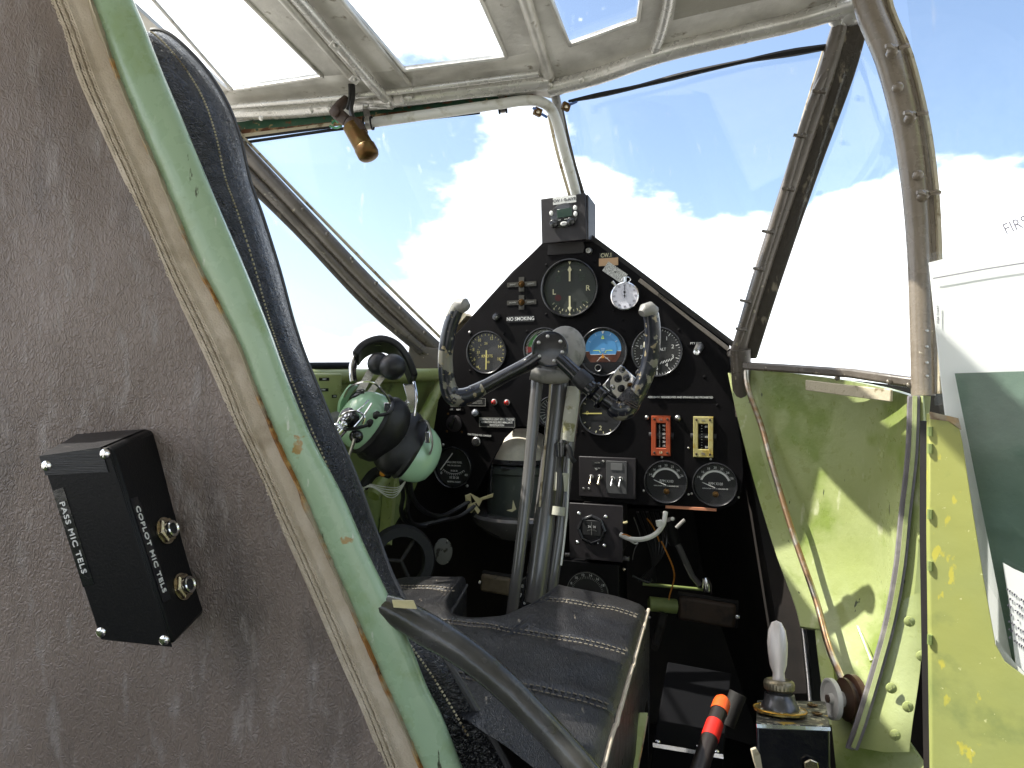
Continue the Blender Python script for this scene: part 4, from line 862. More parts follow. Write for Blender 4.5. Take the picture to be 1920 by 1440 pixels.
for s_, x, z in (('SIDE', -.42, .40), ('SLIP', -.40, .28), ('SIDE', .42, .40), ('SLIP', .40, .28), ('TURN', -.52, -.50), ('TURN', .52, -.48), ('TO LEFT', -.32, .78), ('RIGHT', .36, .80)):
    text(s_, m_ @ Matrix.Translation((x*r, -.0012, z*r)), .0036, 'dim_print', g_, 'lettering', fat=.02)
bm = B(); arc(bm, m_, .66*r, .675*r, -42, 42, .0012); obj('scale_arc', bm, 'dim_print', g_)
bm = B(); lathe(bm, m_ @ Matrix.Translation((-.42*r, 0, -.30*r)), [(.006, .0011), (0, .0011)], 20); obj('red_flag', bm, mat('dim_red', (.07, .004, .004), .6), g_)
gglass(g_, m_, r, .010)
# 2 airspeed indicator
g_, m_, r = gauge('airspeed_indicator', 913, 661, 43)
for s_, a in (('6', 244), ('8', 282), ('10', 327), ('12', 20), ('14', 68), ('16', 117)): num(s_, m_, .68*r, a, .0060, 'lume_yellow', g_, fat=.0, sx=.85)
num('4', m_, .80*r, 213, .005, 'lume_yellow', g_, fat=0); num('26', m_, .42*r, 355, .0048, 'lume_yellow', g_, fat=0); num('22', m_, .42*r, 272, .0048, 'lume_yellow', g_, fat=0); num('18', m_, .45*r, 172, .0044, 'lume_yellow', g_, fat=0)
text('KNOTS', m_ @ Matrix.Translation((.02*r, -.0012, -.17*r)), .0052, 'lume_yellow', g_, 'lettering', fat=0, sx=.9)
bm = B(); ticks(bm, m_, .78*r, .86*r, 205, 480, 23, .0008, .0012); ticks(bm, m_, .42*r, .48*r, 240, 320, 6, .0007, .0012); obj('scale', bm, 'lume_yellow', g_)
needle(m_, 181, .1*r, .78*r, .0022, 'lume_yellow', g_, tip=False); gglass(g_, m_, r)
# 3 directional gyro / manifold gauge with coloured arcs
g_, m_, r = gauge('boost_gauge', 1021, 655, 42)
bm = B(); ticks(bm, m_, .80*r, .92*r, -115, 150, 60, .0008, .0014); obj('scale', bm, 'white_print', g_)
bm = B(); arc(bm, m_, .62*r, .80*r, -80, -28, .0011); obj('green_arc', bm, 'green_mark', g_)
bm = B(); arc(bm, m_, .62*r, .90*r, -100, -80, .0011); obj('red_arc', bm, 'red_mark', g_)
for s_, a in (('15', -75), ('18', -52), ('21', -25), ('24', 5)): num(s_, m_, .62*r, a, .0040, 'white_print', g_, fat=0)
gglass(g_, m_, r)
# 4 artificial horizon
g_, m_, r = gauge('artificial_horizon', 1131, 660, 46, screws=True)
k_ = r*.74
def disc_part(bm, z0, z1, rad, dd, n=40, cz=0):
    pts = []; 
    for i in range(n+1):
        z = z0+(z1-z0)*i/n; x = math.sqrt(max(0, rad*rad-z*z)); pts.append((x, z))
    loft(bm, [[m_ @ Vector((-x, -dd, z+cz)), m_ @ Vector((x, -dd, z+cz))] for x, z in pts])
cz = .12*r
bm = B(); disc_part(bm, -.12*k_, k_, k_, .0012, cz=cz); obj('sky_ring', bm, 'sky_blue2', g_)
bm = B(); disc_part(bm, -.72*k_, -.12*k_, k_, .0012, cz=cz); obj('earth_ring', bm, 'earth_brown', g_)
bm = B(); disc_part(bm, -.30*k_, .76*k_, .76*k_, .0018, cz=cz); obj('sky_disc', bm, 'sky_blue', g_)
bm = B(); disc_part(bm, -.66*k_, -.30*k_, .76*k_, .0018, cz=cz); obj('earth_disc', bm, 'earth_brown', g_)
def mk(L, m, name, d=.0026, wd=.0009):
    bm = B()
    for a, b in L:
        A_, B_ = [m_ @ Vector((x*k_, -d, z*k_+cz)) for x, z in (a, b)]; ribbon(bm, [A_, B_], (B_-A_).cross(F).normalized()*wd, .0003)
    return obj(name, bm, m, g_)
mk([((-.70, -.30), (.70, -.30)), ((-1, -.12), (-.8, -.12)), ((1, -.12), (.8, -.12)), ((0, -.32), (-.34, -.68)), ((0, -.32), (.40, -.68)), ((-.8, .45), (-.68, .38)), ((.8, .45), (.68, .38)), ((-.45, .86), (-.38, .72)), ((.45, .86), (.38, .72)), ((-.22, -.48), (-.1, -.48)), ((.3, -.5), (.12, -.5)), ((-.1, .0), (.1, .0)), ((-.08, -.1), (.08, -.1))], 'white_print', 'horizon_lines', wd=.0006)
mk([((-.54, -.08), (-.2, -.08)), ((-.2, -.08), (-.12, -.22)), ((.54, -.08), (.2, -.08)), ((.2, -.08), (.12, -.22)), ((-.07, .56), (0, .74)), ((.07, .56), (0, .74)), ((-.07, .56), (.07, .56))], 'hi_yellow', 'aircraft_symbol', .0034, .0010)
bm = B(); prism(bm, [m_ @ Vector((x*k_, -.003, z*k_+cz)) for x, z in ((-.1, -.5), (.1, -.5), (0, -.22))], F*-.0005); obj('amber_pointer', bm, 'amber', g_)
bm = B(); prism(bm, [m_ @ Vector((x*k_, -.003, z*k_+cz)) for x, z in ((-.08, .98), (.08, .98), (0, .8))], F*-.0005); obj('bank_pointer', bm, 'white_print', g_)
bm = B(); prism(bm, [m_ @ Vector((x*r, -.002, z*r)) for x, z in ((-.80, -.42), (.80, -.42), (.62, -.66), (.3, -.85), (-.3, -.85), (-.62, -.66))], F*-.002); obj('mask', bm, 'bezel', g_)
gglass(g_, m_, r)
bm = B(); lathe(bm, pm(1123, 690, .004), [(.0058, 0), (.0058, .006), (.005, .007), (.0042, .0055), (0, .0055)], 20); kn = obj('setting_knob', bm, 'bezel', g_)
bm = B(); lathe(bm, pm(1123, 690, .004), [(.0060, .0064), (.0054, .0074), (.0048, .0068)], 20); obj('knob_ring', bm, 'steel', kn)
# 5 altimeter
g_, m_, r = gauge('altimeter', 1232, 660, 46)
bm = B(); ticks(bm, m_, .84*r, .92*r, 0, 352.8, 50, .0007, .0012); ticks(bm, m_, .76*r, .92*r, 0, 324, 10, .0011, .0013); obj('scale', bm, 'white_print', g_)
for k in range(10): num(str(k), m_, .64*r, k*36, .0066, 'white_print', g_, fat=.0)
text('ALT', m_ @ Matrix.Translation((.22*r, -.0012, .10*r)), .0046, 'white_print', g_, 'lettering', fat=.0)
bm = B()
for k in range(5): box(bm, m_ @ Matrix.Translation(((.16+.1*k)*r, -.0014, (-.42+.03*k)*r)) @ Matrix.Rotation(.6, 4, 'Y'), .0012, .0003, .006)
obj('hatching', bm, 'white_print', g_)
needle(m_, 190, .1*r, .7*r, .0022, 'white_print', g_); needle(m_, 215, .1*r, .45*r, .0034, 'white_print', g_); gglass(g_, m_, r)
bm = B(); lathe(bm, pm(1200, 700, .002), [(.0065, 0), (.0065, .008), (.005, .009), (0, .009)], 18); obj('setting_knob', bm, 'bezel', g_)
# 6 vertical speed indicator
g_, m_, r = gauge('vertical_speed_indicator', 1127, 775, 42)
bm = B(); ticks(bm, m_, .80*r, .92*r, 150, 240, 5, .0014, .0012); ticks(bm, m_, .80*r, .92*r, 300, 390, 5, .0014, .0012); obj('scale', bm, 'lume', g_)
num('2', m_, .66*r, 182, .0078, 'lume', g_, fat=0); num('0', m_, .62*r, 270, .0070, 'lume_yellow', g_, fat=0); num('2', m_, .66*r, 2, .0078, 'lume', g_, fat=0)
needle(m_, 269, .05*r, .86*r, .0020, 'lume_yellow', g_); gglass(g_, m_, r)
# 7 small clock behind the column
g_, m_, r = gauge('cross_pointer_dial', 1036, 772, 30)
bm = B(); ticks(bm, m_, .5*r, .85*r, 200, 330, 9, .0009, .0012); arc(bm, m_, .84*r, .88*r, 190, 340, .0012); obj('scale', bm, 'grey_print', g_); gglass(g_, m_, r)
# 8 fuel contents gauge
g_, m_, r = gauge('fuel_gauge', 851, 876, 42, proud=.009, screws=False)
for s_, z, h in (('GALLONS FUEL', .24, .0038), ('TAIL ON GROUND', .08, .0026), ('10 20 30', -.17, .0032), ('10 20 30', -.50, .0044), ('NORMAL FLIGHT', -.70, .0028)):
    text(s_, m_ @ Matrix.Translation((.02*r, -.0012, z*r)), h, 'white_print', g_, 'lettering', fat=0, sx=.9)
num('0', m_, .72*r, 245, .0050, 'white_print', g_, fat=0); num('40', m_, .74*r, 118, .0046, 'white_print', g_, fat=0)
bm = B(); c2_ = m_ @ Matrix.Translation((0, 0, .55*r)); ticks(bm, c2_, .86*r, .95*r, 218, 142, 13, .0006, .0012); arc(bm, c2_, .85*r, .87*r, 220, 140, .0012); obj('scale', bm, 'white_print', g_)
needle(m_ @ Matrix.Translation((-.03*r, 0, .68*r)), 218, 0, 1.05*r, .0018, 'white_print', g_, tip=False); gglass(g_, m_, r, .009)
# 9 two engine speed gauges
for px, py, lab in ((1249, 903, 'left engine speed dial'), (1341, 908, 'right engine speed dial')):
    g_, m_, r = gauge('engine_speed_gauge', px, py, 39, proud=.008, lab=lab, screws=False)
    c2_ = m_ @ Matrix.Translation((0, 0, -.05*r))
    bm = B(); arc(bm, c2_, .60*r, .68*r, -68, 68, .0012); ticks(bm, c2_, .60*r, .72*r, -68, 68, 29, .0006, .0013); obj('scale_arc', bm, 'white_print', g_)
    for k, s_ in enumerate(('14', '16', '18', '20', '22', '24', '26')): num(s_, c2_, .80*r, -64+k*21.3, .0036, 'white_print', g_, fat=0)
    text('RPM X100', m_ @ Matrix.Translation((.02*r, -.0012, .02*r)), .0046, 'white_print', g_, 'lettering', fat=0, sx=.8)
    text('INDICATOR NOT IN GROUND USE', m_ @ Matrix.Translation((0, -.0012, -.20*r)), .0018, 'white_print', g_, 'lettering', fat=0)
    bm = B(); lathe(bm, m_ @ Matrix.Translation((.02*r, 0, -.45*r)), [(.0055, .001), (.005, .002), (.002, .003), (0, .003)], 7); obj('pivot_badge', bm, 'brass', g_)
    needle(m_ @ Matrix.Translation((0, 0, -.15*r)), 292, 0, .62*r, .0010, 'white_print', g_); gglass(g_, m_, r, .008)
    for a in (-28, 100, 205): screw(m_ @ Matrix.Translation((math.cos(math.radians(a))*r*1.14, 0, math.sin(math.radians(a))*r*1.14)), .0020, g_)
# 10 oil pressure drums
def drum(px, py, m, rows_, low, lab):
    m_ = pm(px, py, 0); bm = B(); w_, h_ = 34*S, 72*S
    o_, i_ = [(-w_/2, -h_/2), (w_/2, -h_/2), (w_/2, h_/2), (-w_/2, h_/2)], [(-w_*.26, -h_*.30), (w_*.26, -h_*.30), (w_*.26, h_*.32), (-w_*.26, h_*.32)]
    for k in range(4):
        j = (k+1) % 4; prism(bm, [m_ @ Vector((o_[k][0], 0, o_[k][1])), m_ @ Vector((o_[j][0], 0, o_[j][1])), m_ @ Vector((i_[j][0], 0, i_[j][1])), m_ @ Vector((i_[k][0], 0, i_[k][1]))], F*-.006)
    bmesh.ops.remove_doubles(bm, verts=bm.verts[:], dist=1e-5)
    g_ = obj('oil_pressure_gauge', bm, m, ip, bev=.001); g_['label'] = lab
    bm = B(); lathe(bm, frame((m_ @ Vector((0, .005, 0))), U, T, F), [(.0075, -h_*.31), (.0075, h_*.31)], 20); obj('drum', bm, 'dial_black', g_)
    for k in range(rows_): text(str(90-k*15) if rows_ > 4 else str(60-k*20), m_ @ Matrix.Translation((.15*w_, -.0030, h_*(.25-.5*k/(rows_-1)))), .0034, 'white_print', g_, 'numeral', fat=0)
    bm = B()
    for k in range(rows_*3): box(bm, m_ @ Matrix.Translation((-.08*w_, -.0030, h_*(.27-.54*k/(rows_*3-1)))), .0018, .0003, .0005)
    obj('scale', bm, 'white_print', g_)
    text('OIL', m_ @ Matrix.Translation((0, -.0062, h_*.41)), .0028, 'grey_print', g_, fat=0); text(low, m_ @ Matrix.Translation((0, -.0062, -h_*.41)), .0034, 'lume' if low == 'LB' else 'ink_grey', g_, fat=.02)
    for x in (-.34, .34):
        for z in (-.42, .42): screw(m_ @ Matrix.Translation((x*w_, -.006, z*h_)), .0020, g_, 'dark_pedal')
drum(1240, 817, 'orange_bezel', 6, 'LB', 'orange framed drum gauge')
drum(1319, 819, 'yellow_bezel', 3, 'PSI', 'cream yellow framed drum gauge')
for q, rr in (((1213, 783), .0040), ((1271, 784), .0055), ((831, 834), .0028), ((876, 911), .0030), ((1104, 470), .0055), ((1291, 840), .0020), ((881, 623), .0030)):
    bm = B(); lathe(bm, pm(*q, 0), [(rr, 0), (rr*.95, rr*.4), (rr*.6, rr*.8), (0, rr*.95)], 16); obj('dome_screw', bm, 'steel', ip)
# 11 switch panel
m_ = pm(1150, 895, 0); bm = B(); box(bm, m_ @ Matrix.Translation((-.010, -.003, 0)), .100, .006, .070); sp = obj('switch_panel', bm, 'box_brown', ip, bev=.001)
bm = B(); box(bm, pm(1156, 895, .0075), .036, .0025, .056); obj('switch_plate', bm, mat('grey_plate', (.06, .06, .062), .5), sp, bev=.0005)
bm = B(); box(bm, pm(1156, 875, .0092), .020, .001, .012); obj('label_plate', bm, mat('worn_label', (.13, .13, .13), .6), sp)
bm = B(); box(bm, pm(1120, 868, .0065), .020, .001, .006); lp_ = obj('label_plate', bm, 'dial_black', sp); text('MASTER', pm(1120, 868, .0073), .0018, 'grey_print', lp_)
text('LH  RH', pm(1120, 878, .0066), .0022, 'grey_print', sp)
for px, py, mt in ((1109, 894, 'brass_nut'), (1125, 894, 'brass_nut'), (1149, 897, 'chrome'), (1164, 898, 'chrome')):
    mm = pm(px, py, .006 if px < 1140 else .0085); bm = B(); lathe(bm, mm, [(.0042, 0), (.0042, .0014), (.003, .002), (.0028, .004)], 12); sw = obj('toggle_switch', bm, 'steel', sp)
    a, b = mm @ Vector((0, -.003, 0)), mm @ Vector((-.0012, -.010, -.0115)); bm = B(); tube(bm, [a, a.lerp(b, .8), b], [.0012, .0019, .0021], 10); sphere(bm, b, .0022); obj('switch_lever', bm, mt, sw)
for q in ((1131, 865), (1104, 916), (1094, 916), (1118, 880)): screw(pm(*q, .006), .0022, sp)
bm = B(); tube(bm, [pm(1173, 865, .006).translation, pm(1173, 925, .006).translation], .0012, 6); obj('plate_edge', bm, 'steel', sp)
# 12 lettering placards
def placard(s, px, py, w_, h_, hp, m='dial_black', tm='white_print', rot=0, sx=1, border=False, lab=None):
    bm = B(); mm = pm(px, py, .0006) @ Matrix.Rotation(math.radians(-rot), 4, 'Y'); box(bm, mm, w_*S, .0012, h_*S); o = obj('placard', bm, m, ip)
    if lab: o['label'] = lab
    if border:
        bm = B()
        for x, z, a, b in ((0, .5, 1, 0), (0, -.5, 1, 0), (.5, 0, 0, 1), (-.5, 0, 0, 1)): box(bm, mm @ Matrix.Translation((x*w_*S, -.0009, z*h_*S)), w_*S*a+.0006, .0005, h_*S*b+.0006)
        obj('border', bm, 'grey_print', o)
    n = s.count('\n')+1
    for i, ln in enumerate(s.split('\n')): text(ln, mm @ Matrix.Translation((0, -.0009, ((n-1)/2-i)*hp*S*1.35)), hp*S, tm, o, fat=.008, sx=sx)
    return o
placard('NO SMOKING', 976, 598, 54, 12, 7.0, sx=.9, rot=0)
placard('PTT EMR', 1305, 644, 32, 6, 3.6, 'panel_black', sx=1.0)
placard('CONTINUOUS LIGHT AFTER STARTER\nOPERATION REQUIRES IMMEDIATE\nINVESTIGATION', 932, 792, 75, 18, 4.2, sx=.70, border=True)
placard('PUSH TO READ FUEL CONTENTS', 899, 816, 54, 5, 3.2, 'panel_black', sx=.75, rot=-3)
placard('AEROBATIC MANOEUVRES AND SPINNING ARE PROHIBITED', 1275, 745, 112, 5, 3.4, 'dial_black', sx=.86)
placard('ENGINE STARTER\nWARNING LIGHTS', 894, 754, 38, 15, 3.0, sx=.7, border=True, tm='grey_print')
placard('FUEL CONTENTS', 855, 762, 30, 4, 2.6, 'panel_black', sx=.8, tm='grey_print')
placard('LEFT         RIGHT', 854, 768, 36, 4, 2.8, 'panel_black', sx=.8)
placard('CW.1', 1137, 479, 26, 10, 7.5, mat('worn_tag_black', (.02, .02, .015), .6), 'lume', sx=.82)
placard('', 1141, 491, 36, 14, 3, 'tan_label')
bm = B(); box(bm, pm(1295, 953, .003), 88*S, .003, 5*S); obj('peach_strip', bm, 'peach', ip, bev=.0004)
# 13 identification light crosses
for py, tx in ((533, ('IDENT', 'LIGHTS')), (567, ('DOWN', 'LIGHTS'))):
    m_ = pm(978, py, .0005); bm = B(); box(bm, m_, 60*S, .001, 9*S); box(bm, m_ @ Matrix.Translation((0, -.0004, 0)), 11*S, .001, 28*S); o = obj('light_switch_plate', bm, mat('dull_bronze', (.045, .042, .034), .5, .3), ip)
    bm = B(); lathe(bm, m_, [(.0062, 0), (.0062, .002), (.0048, .0045), (.0045, .003), (.003, .003), (.0025, .006), (0, .0065)], 20); obj('push_switch', bm, 'brass', o)
    text(tx[0], m_ @ Matrix.Translation((-.017, -.0008, 0)), .0028, 'grey_print', o); text(tx[1], m_ @ Matrix.Translation((.018, -.0008, 0)), .0028, 'grey_print', o)
# 14 lamps, selector, push button, jack
for px, py, mt, rr in ((927, 754, 'red_lamp', .0052), (951, 755, 'red_lamp', .0052), (892, 774, 'clear_lamp', .0072)):
    bm = B(); lathe(bm, pm(px, py, 0), [(rr*1.15, 0), (rr*1.12, .003), (rr*.9, .0035)], 20); o = obj('warning_lamp', bm, 'steel' if mt != 'clear_lamp' else 'bezel', ip); bm = B(); lathe(bm, pm(px, py, 0), [(rr*.92, .003), (rr*.8, .006), (rr*.4, .0082), (0, .0088)], 20); obj('lens', bm, mt, o)
bm = B(); lathe(bm, pm(852, 794, 0), [(.016, 0), (.016, .003), (.013, .004), (0, .004)], 28); o = obj('fuel_selector', bm, 'box_brown', ip)
bm = B(); lathe(bm, pm(848, 796, 0), [(.005, .003), (.005, .010), (0, .011)], 16); box(bm, pm(849, 793, .009) @ Matrix.Rotation(.35, 4, 'Y'), .0035, .004, .024); obj('selector_knob', bm, 'gloss_black', o)
for q in ((840, 776), (838, 809), (866, 810)): screw(pm(*q), .0024, o, 'brass')
bm = B(); lathe(bm, pm(894, 828, 0), [(.0085, 0), (.0085, .004), (.0070, .005), (.006, .003), (0, .003)], 24); obj('push_button', bm, 'steel', ip)
bm = B(); lathe(bm, pm(894, 828, 0), [(.0058, .002), (.0058, .006), (0, .0065)], 20); obj('button_cap', bm, 'dial_black', ip)
bm = B(); lathe(bm, pm(932, 595, 0), [(.0085, 0), (.0085, .003), (.006, .008), (0, .009)], 24); o = obj('cap', bm, 'gloss_black', ip); text('P', pm(931, 595, .0092), .004, 'grey_print', o)
bm = B(); tube(bm, [pm(1312, 650, .0).translation, pm(1306, 660, .020).translation], [.0072, .0058], 16); o = obj('socket', bm, 'steel', ip, smooth=50); bm = B(); lathe(bm, axm(pm(1306, 660, .020).translation, -F), [(.0052, .0002), (.0052, .002), (.0030, .0022), (.0028, .0005), (0, .0005)], 6); obj('hex_nut', bm, 'chrome', o)
for q in ((1031, 476), (1088, 486), (958, 602), (1168, 600), (1205, 531), (1212, 583), (1151, 583), (1012, 622), (1166, 617), (1321, 707), (880, 745), (955, 700), (1345, 760)): screw(pm(*q), .0028, ip, 'panel_black')

# ================================================================ stopwatch and its tag
st = thing('stopwatch', 'silver cased stopwatch with white face and speckled tag hanging on the black panel', 'stopwatch', pp(1172, 582, .01))
m_ = pm(1173, 556, .004); r = 27*S
bm = B(); lathe(bm, m_, [(0, -.003), (r*.9, -.003), (r, .001), (r*1.0, .006), (r*.95, .009), (r*.88, .0095)], 40); obj('case', bm, 'chrome', st)
bm = B(); lathe(bm, m_, [(r*.89, .0085), (0, .0085)], 40); face = obj('dial', bm, 'white_enamel', st)
for k in range(12): num('60' if k == 0 else str(k*5), m_, .72*r, k*30, .0030, 'ink_grey', face, d=.0088, fat=0)
bm = B(); ticks(bm, m_, .82*r, .86*r, 0, 354, 60, .0002, .0088); ticks(bm, m_ @ Matrix.Translation((0, 0, .26*r)), .22*r, .26*r, 0, 348, 30, .0002, .0088); obj('scale', bm, 'ink_grey', face)
needle(m_, 0, .15*r, .76*r, .0009, 'ink', st, d=.0092, name='hand'); needle(m_ @ Matrix.Translation((0, 0, .26*r)), 180, .02*r, .2*r, .0008, 'ink', st, d=.0092, name='hand')
bm = B(); lathe(bm, m_, [(.0014, .0085), (.0014, .0105), (0, .011)], 12); lathe(bm, m_ @ Matrix.Translation((0, 0, .26*r)), [(.0018, .0085), (.0018, .0105), (0, .011)], 12); obj('pivot', bm, 'ink', st)
bm = B(); tube(bm, [m_ @ Vector((0, -.004, r*.97)), m_ @ Vector((0, -.004, r*1.3))], [.0030, .0030], 12); tube(bm, [m_ @ Vector((-.66*r, -.004, r*.74)), m_ @ Vector((-.88*r, -.004, r*1.02))], [.0028, .0034], 12); obj('crown', bm, 'chrome', st)
bm = B(); tube(bm, [m_ @ Vector((math.cos(a)*.0075+.002, -.004, r*1.12+math.sin(a)*.0045)) for a in [k*PI/8 for k in range(17)]], .0010, 8); obj('ring', bm, 'chrome', st)
bm = B(); box(bm, pm(1153, 511, .006) @ Matrix.Rotation(math.radians(36), 4, 'Y'), 44*S, .0012, 20*S); tg_ = obj('tag', bm, 'tag_metal', st)
bm = B(); lathe(bm, pm(1154, 510, .0068), [(.0012, 0), (.0012, .001), (0, .001)], 10); obj('rivet', bm, 'ink', tg_)

# ================================================================ transponder box on top of the panel
tr = thing('transponder', 'small black transponder box labelled CW 1 G-AIYR on top of the panel', 'radio', pp(1060, 455, .02))
bm = B(); mm = pm(1057, 411, .030) @ Matrix.Rotation(math.radians(-1.5), 4, 'Y'); box(bm, mm, 86*S, .006, 85*S); obj('face_plate', bm, 'box_brown', tr, bev=.0015)
bm = B(); a = [pp(1019, 372, .028), pp(1103, 364, .028), pp(1103, 450, .028), pp(1019, 455, .028)]; hexa(bm, a+[p+F*.055+U*(-.004 if i < 2 else .006) for i, p in enumerate(a)]); obj('case', bm, 'box_brown', tr, bev=.002)
m_ = pm(1058, 404, .034) @ Matrix.Rotation(math.radians(-3), 4, 'Y')
bm = B(); lathe(bm, m_, [(.0245, -.001), (.0245, .001), (.0235, .0014), (0, .0014)], 40, (1, .86)); dl = obj('round_fascia', bm, 'bezel', tr)
bm = B(); box(bm, m_ @ Matrix.Translation((.001, -.0018, .004)), .0270, .0012, .0150); obj('display', bm, 'lcd', tr, bev=.0004)
for x, z, sx_ in ((-.0225, .0065, 1), (.0205, .0100, 1), (.0205, -.0005, 1), (-.0235, -.0075, .4)):
    bm = B(); lathe(bm, m_ @ Matrix.Translation((x, -.001, z)), [(.0034*sx_, 0), (.0034*sx_, .0016), (.0024*sx_, .0024), (0, .0026)], 16, (1, 1.25)); obj('button', bm, 'btn_white', tr)
bm = B(); lathe(bm, m_ @ Matrix.Translation((-.001, -.001, -.0145)), [(.0064, 0), (.0062, .0016), (.005, .0024), (0, .0026)], 20, (1, .58)); o = obj('enter_button', bm, 'btn_white', tr); text('ENT', m_ @ Matrix.Translation((-.001, -.0037, -.0145)), .0024, 'ink_grey', o)
for x in (-.0185, .0125): bm = B(); lathe(bm, m_ @ Matrix.Translation((x, -.001, -.013)), [(.0072, 0), (.0068, .006), (.005, .007), (0, .007)], 18); obj('knob', bm, 'gloss_black', tr)
text('ALT', m_ @ Matrix.Translation((-.008, -.0018, -.0072)), .0018, 'white_print', tr); text('GND', m_ @ Matrix.Translation((.003, -.0018, -.0072)), .0018, 'white_print', tr)
ml = pm(1058.5, 375, .034) @ Matrix.Rotation(math.radians(-1.8), 4, 'Y'); bm = B(); box(bm, ml, 44*S, .001, 13*S); lb = obj('label_sticker', bm, 'paper_white', tr); text('CW 1 G-AIYR', ml @ Matrix.Translation((0, -.0008, 0)), .0050, 'ink', lb, sx=.98, fat=.01)
bm = B(); prism(bm, [pp(1028, 453, .006), pp(1092, 449, .006), pp(1096, 462, .004), pp(1093, 474, .002), pp(1026, 478, .002)], F*.006); obj('bracket', bm, 'box_brown', tr)
bm = B(); lathe(bm, pm(1105, 471, .001), [(.0062, 0), (.0062, .003), (.0045, .0065), (.0025, .0065), (.002, .004), (0, .004)], 18); obj('dimmer', bm, 'steel', tr)

# ================================================================ compass unit below the panel and radio below
cb = thing('standby_compass', 'small square black compass unit hanging below the panel with four bright screws', 'compass', pp(1114, 1045, .03))
mm = pm(1117, 998, .05); bm = B(); box(bm, mm @ Matrix.Translation((0, .002, 0)), 98*S, .004, 100*S); obj('face_plate', bm, 'box_brown', cb, bev=.001)
bm = B(); box(bm, mm @ Matrix.Translation((0, .045, 0)), 80*S, .08, 84*S); obj('case', bm, 'nose_dark', cb, bev=.003)
bm = B(); lathe(bm, pm(1110, 993, .05), [(.026, 0), (.026, .003), (.022, .005), (.020, .004)], 8); obj('bezel', bm, 'bezel', cb, bev=.001, smooth=20)
bm = B(); box(bm, pm(1110, 990, .0535), .032, .002, .026); o = obj('window', bm, 'dial_black', cb, bev=.003)
text('24   21', pm(1110, 988, .0550), .0034, 'white_print', o, fat=0); bm = B(); box(bm, pm(1109, 991, .0552), .0004, .0003, .022); ticks(bm, pm(1110, 1010, .0545), .014, .016, -30, 30, 9, .0003, .0004); obj('lubber_line', bm, 'grey_print', o)
for q in ((1086, 963), (1136, 969), (1083, 1017), (1133, 1023), (1122, 1018)): 
    bm = B(); rr = .0042 if q[0] != 1122 else .002; lathe(bm, pm(*q, .054), [(rr, 0), (rr*.9, .002), (rr*.5, .004), (0, .0045)], 14); obj('dome_screw', bm, 'chrome', cb)
rd = thing('radio_unit', 'black radio unit with white numbered tuning arc under the small compass', 'radio', pp(1120, 1130, .0))
bm = B(); box(bm, pm(1100, 1095, .0) @ Matrix.Translation((0, .03, 0)), 125*S, .07, 85*S); obj('case', bm, 'black_plastic', rd, bev=.002)
bm = B(); lathe(bm, pm(1102, 1112, .006), [(.038, -.001), (.038, .002), (.036, .003), (0, .003)], 40); o = obj('tuning_dial', bm, 'dial_black', rd)
bm = B(); ticks(bm, pm(1102, 1112, .006), .026, .030, -75, 75, 25, .0006, .0034); arc(bm, pm(1102, 1112, .006), .0365, .0372, -90, 90, .0034); obj('scale', bm, 'grey_print', o)
for k, s_ in enumerate(('8', '10', '12', '14', '16', '18')): num(s_, pm(1102, 1112, .006), .0325, -62+k*24, .0042, 'white_print', o, d=.0034, fat=0)
for k in range(9): screw(pm(1160, 1062+k*9, .002), .0016, rd)
screw(pm(1065, 1082, .002), .003, rd); screw(pm(1130, 1090, .002), .003, rd); screw(pm(1170, 1068, .002), .003, rd, 'brass_nut')
bm = B(); tube(bm, [pm(1060, 1040, .03).translation, pm(1180, 1048, .03).translation], .004); obj('top_rail', bm, 'grey_tube', rd)
# steering: second radio dial left of the column
d2 = thing('trim_indicator', 'small dark dial with white numerals just left of the column foot', 'dial', P(985, 1130, 1.04))
mm = axm(P(1000, 1112, 1.06), Vector((0, -1, .2))); bm = B(); lathe(bm, mm, [(.028, 0), (.028, .006), (.025, .007), (.024, .003), (0, .003)], 30); obj('case', bm, 'bezel', d2)
for s_, a in (('8', -58), ('7', -100), ('6', -135)): num(s_, mm, .020, a, .0055, 'white_print', d2, d=.004, fat=0)
# ================================================================ big bowl compass seen through the cut out
cp = thing('bowl_compass', 'big dark bowl compass with cream hood behind the column', 'compass', P(975, 950, 1.30))
mm = axm(P(980, 905, 1.33), U)   # axis up
bm = B(); lathe(bm, mm, [(.068, -.055), (.070, -.045), (.068, -.01), (.066, .02), (.072, .024), (.072, .034), (.064, .038), (.060, .03), (0, .03)], 40); obj('bowl', bm, 'compass_grey', cp)
bm = B(); lathe(bm, mm, [(.062, -.10), (.095, -.075), (.10, -.06), (.095, -.055), (.05, -.055)], 40); obj('base_plate', bm, 'grey_tube', cp)
rows = []
for i in range(9):
    el = i/8*PI*.5; r_ = .066*math.cos(el); rows.append([P(980, 905, 1.33)+Vector((math.cos(a)*r_, math.sin(a)*r_, .046+.060*math.sin(el))) for a in [PI*(.0+2.0*k/32) for k in range(33)]])
bm = B(); shell(bm, rows, .002); obj('hood', bm, 'compass_cream', cp, smooth=80)
bm = B(); lathe(bm, mm, [(.066, .040), (.070, .042), (.068, .050), (.064, .050)], 40); obj('bezel_ring', bm, 'leather_black', cp)
bm = B(); tube(bm, [P(980-60, 925, 1.27), P(980-58, 870, 1.27)], .002); tube(bm, [P(1000, 885, 1.262), P(940, 878, 1.268)], .004); obj('bezel_clamp', bm, 'leather_black', cp)
bm = B(); prism(bm, [P(968, 955, 1.25), P(962, 938, 1.25), P(960, 955, 1.25), P(950, 957, 1.25), P(960, 960, 1.25)], Vector((0, .002, 0))); obj('grid_pointer', bm, 'lume', cp)
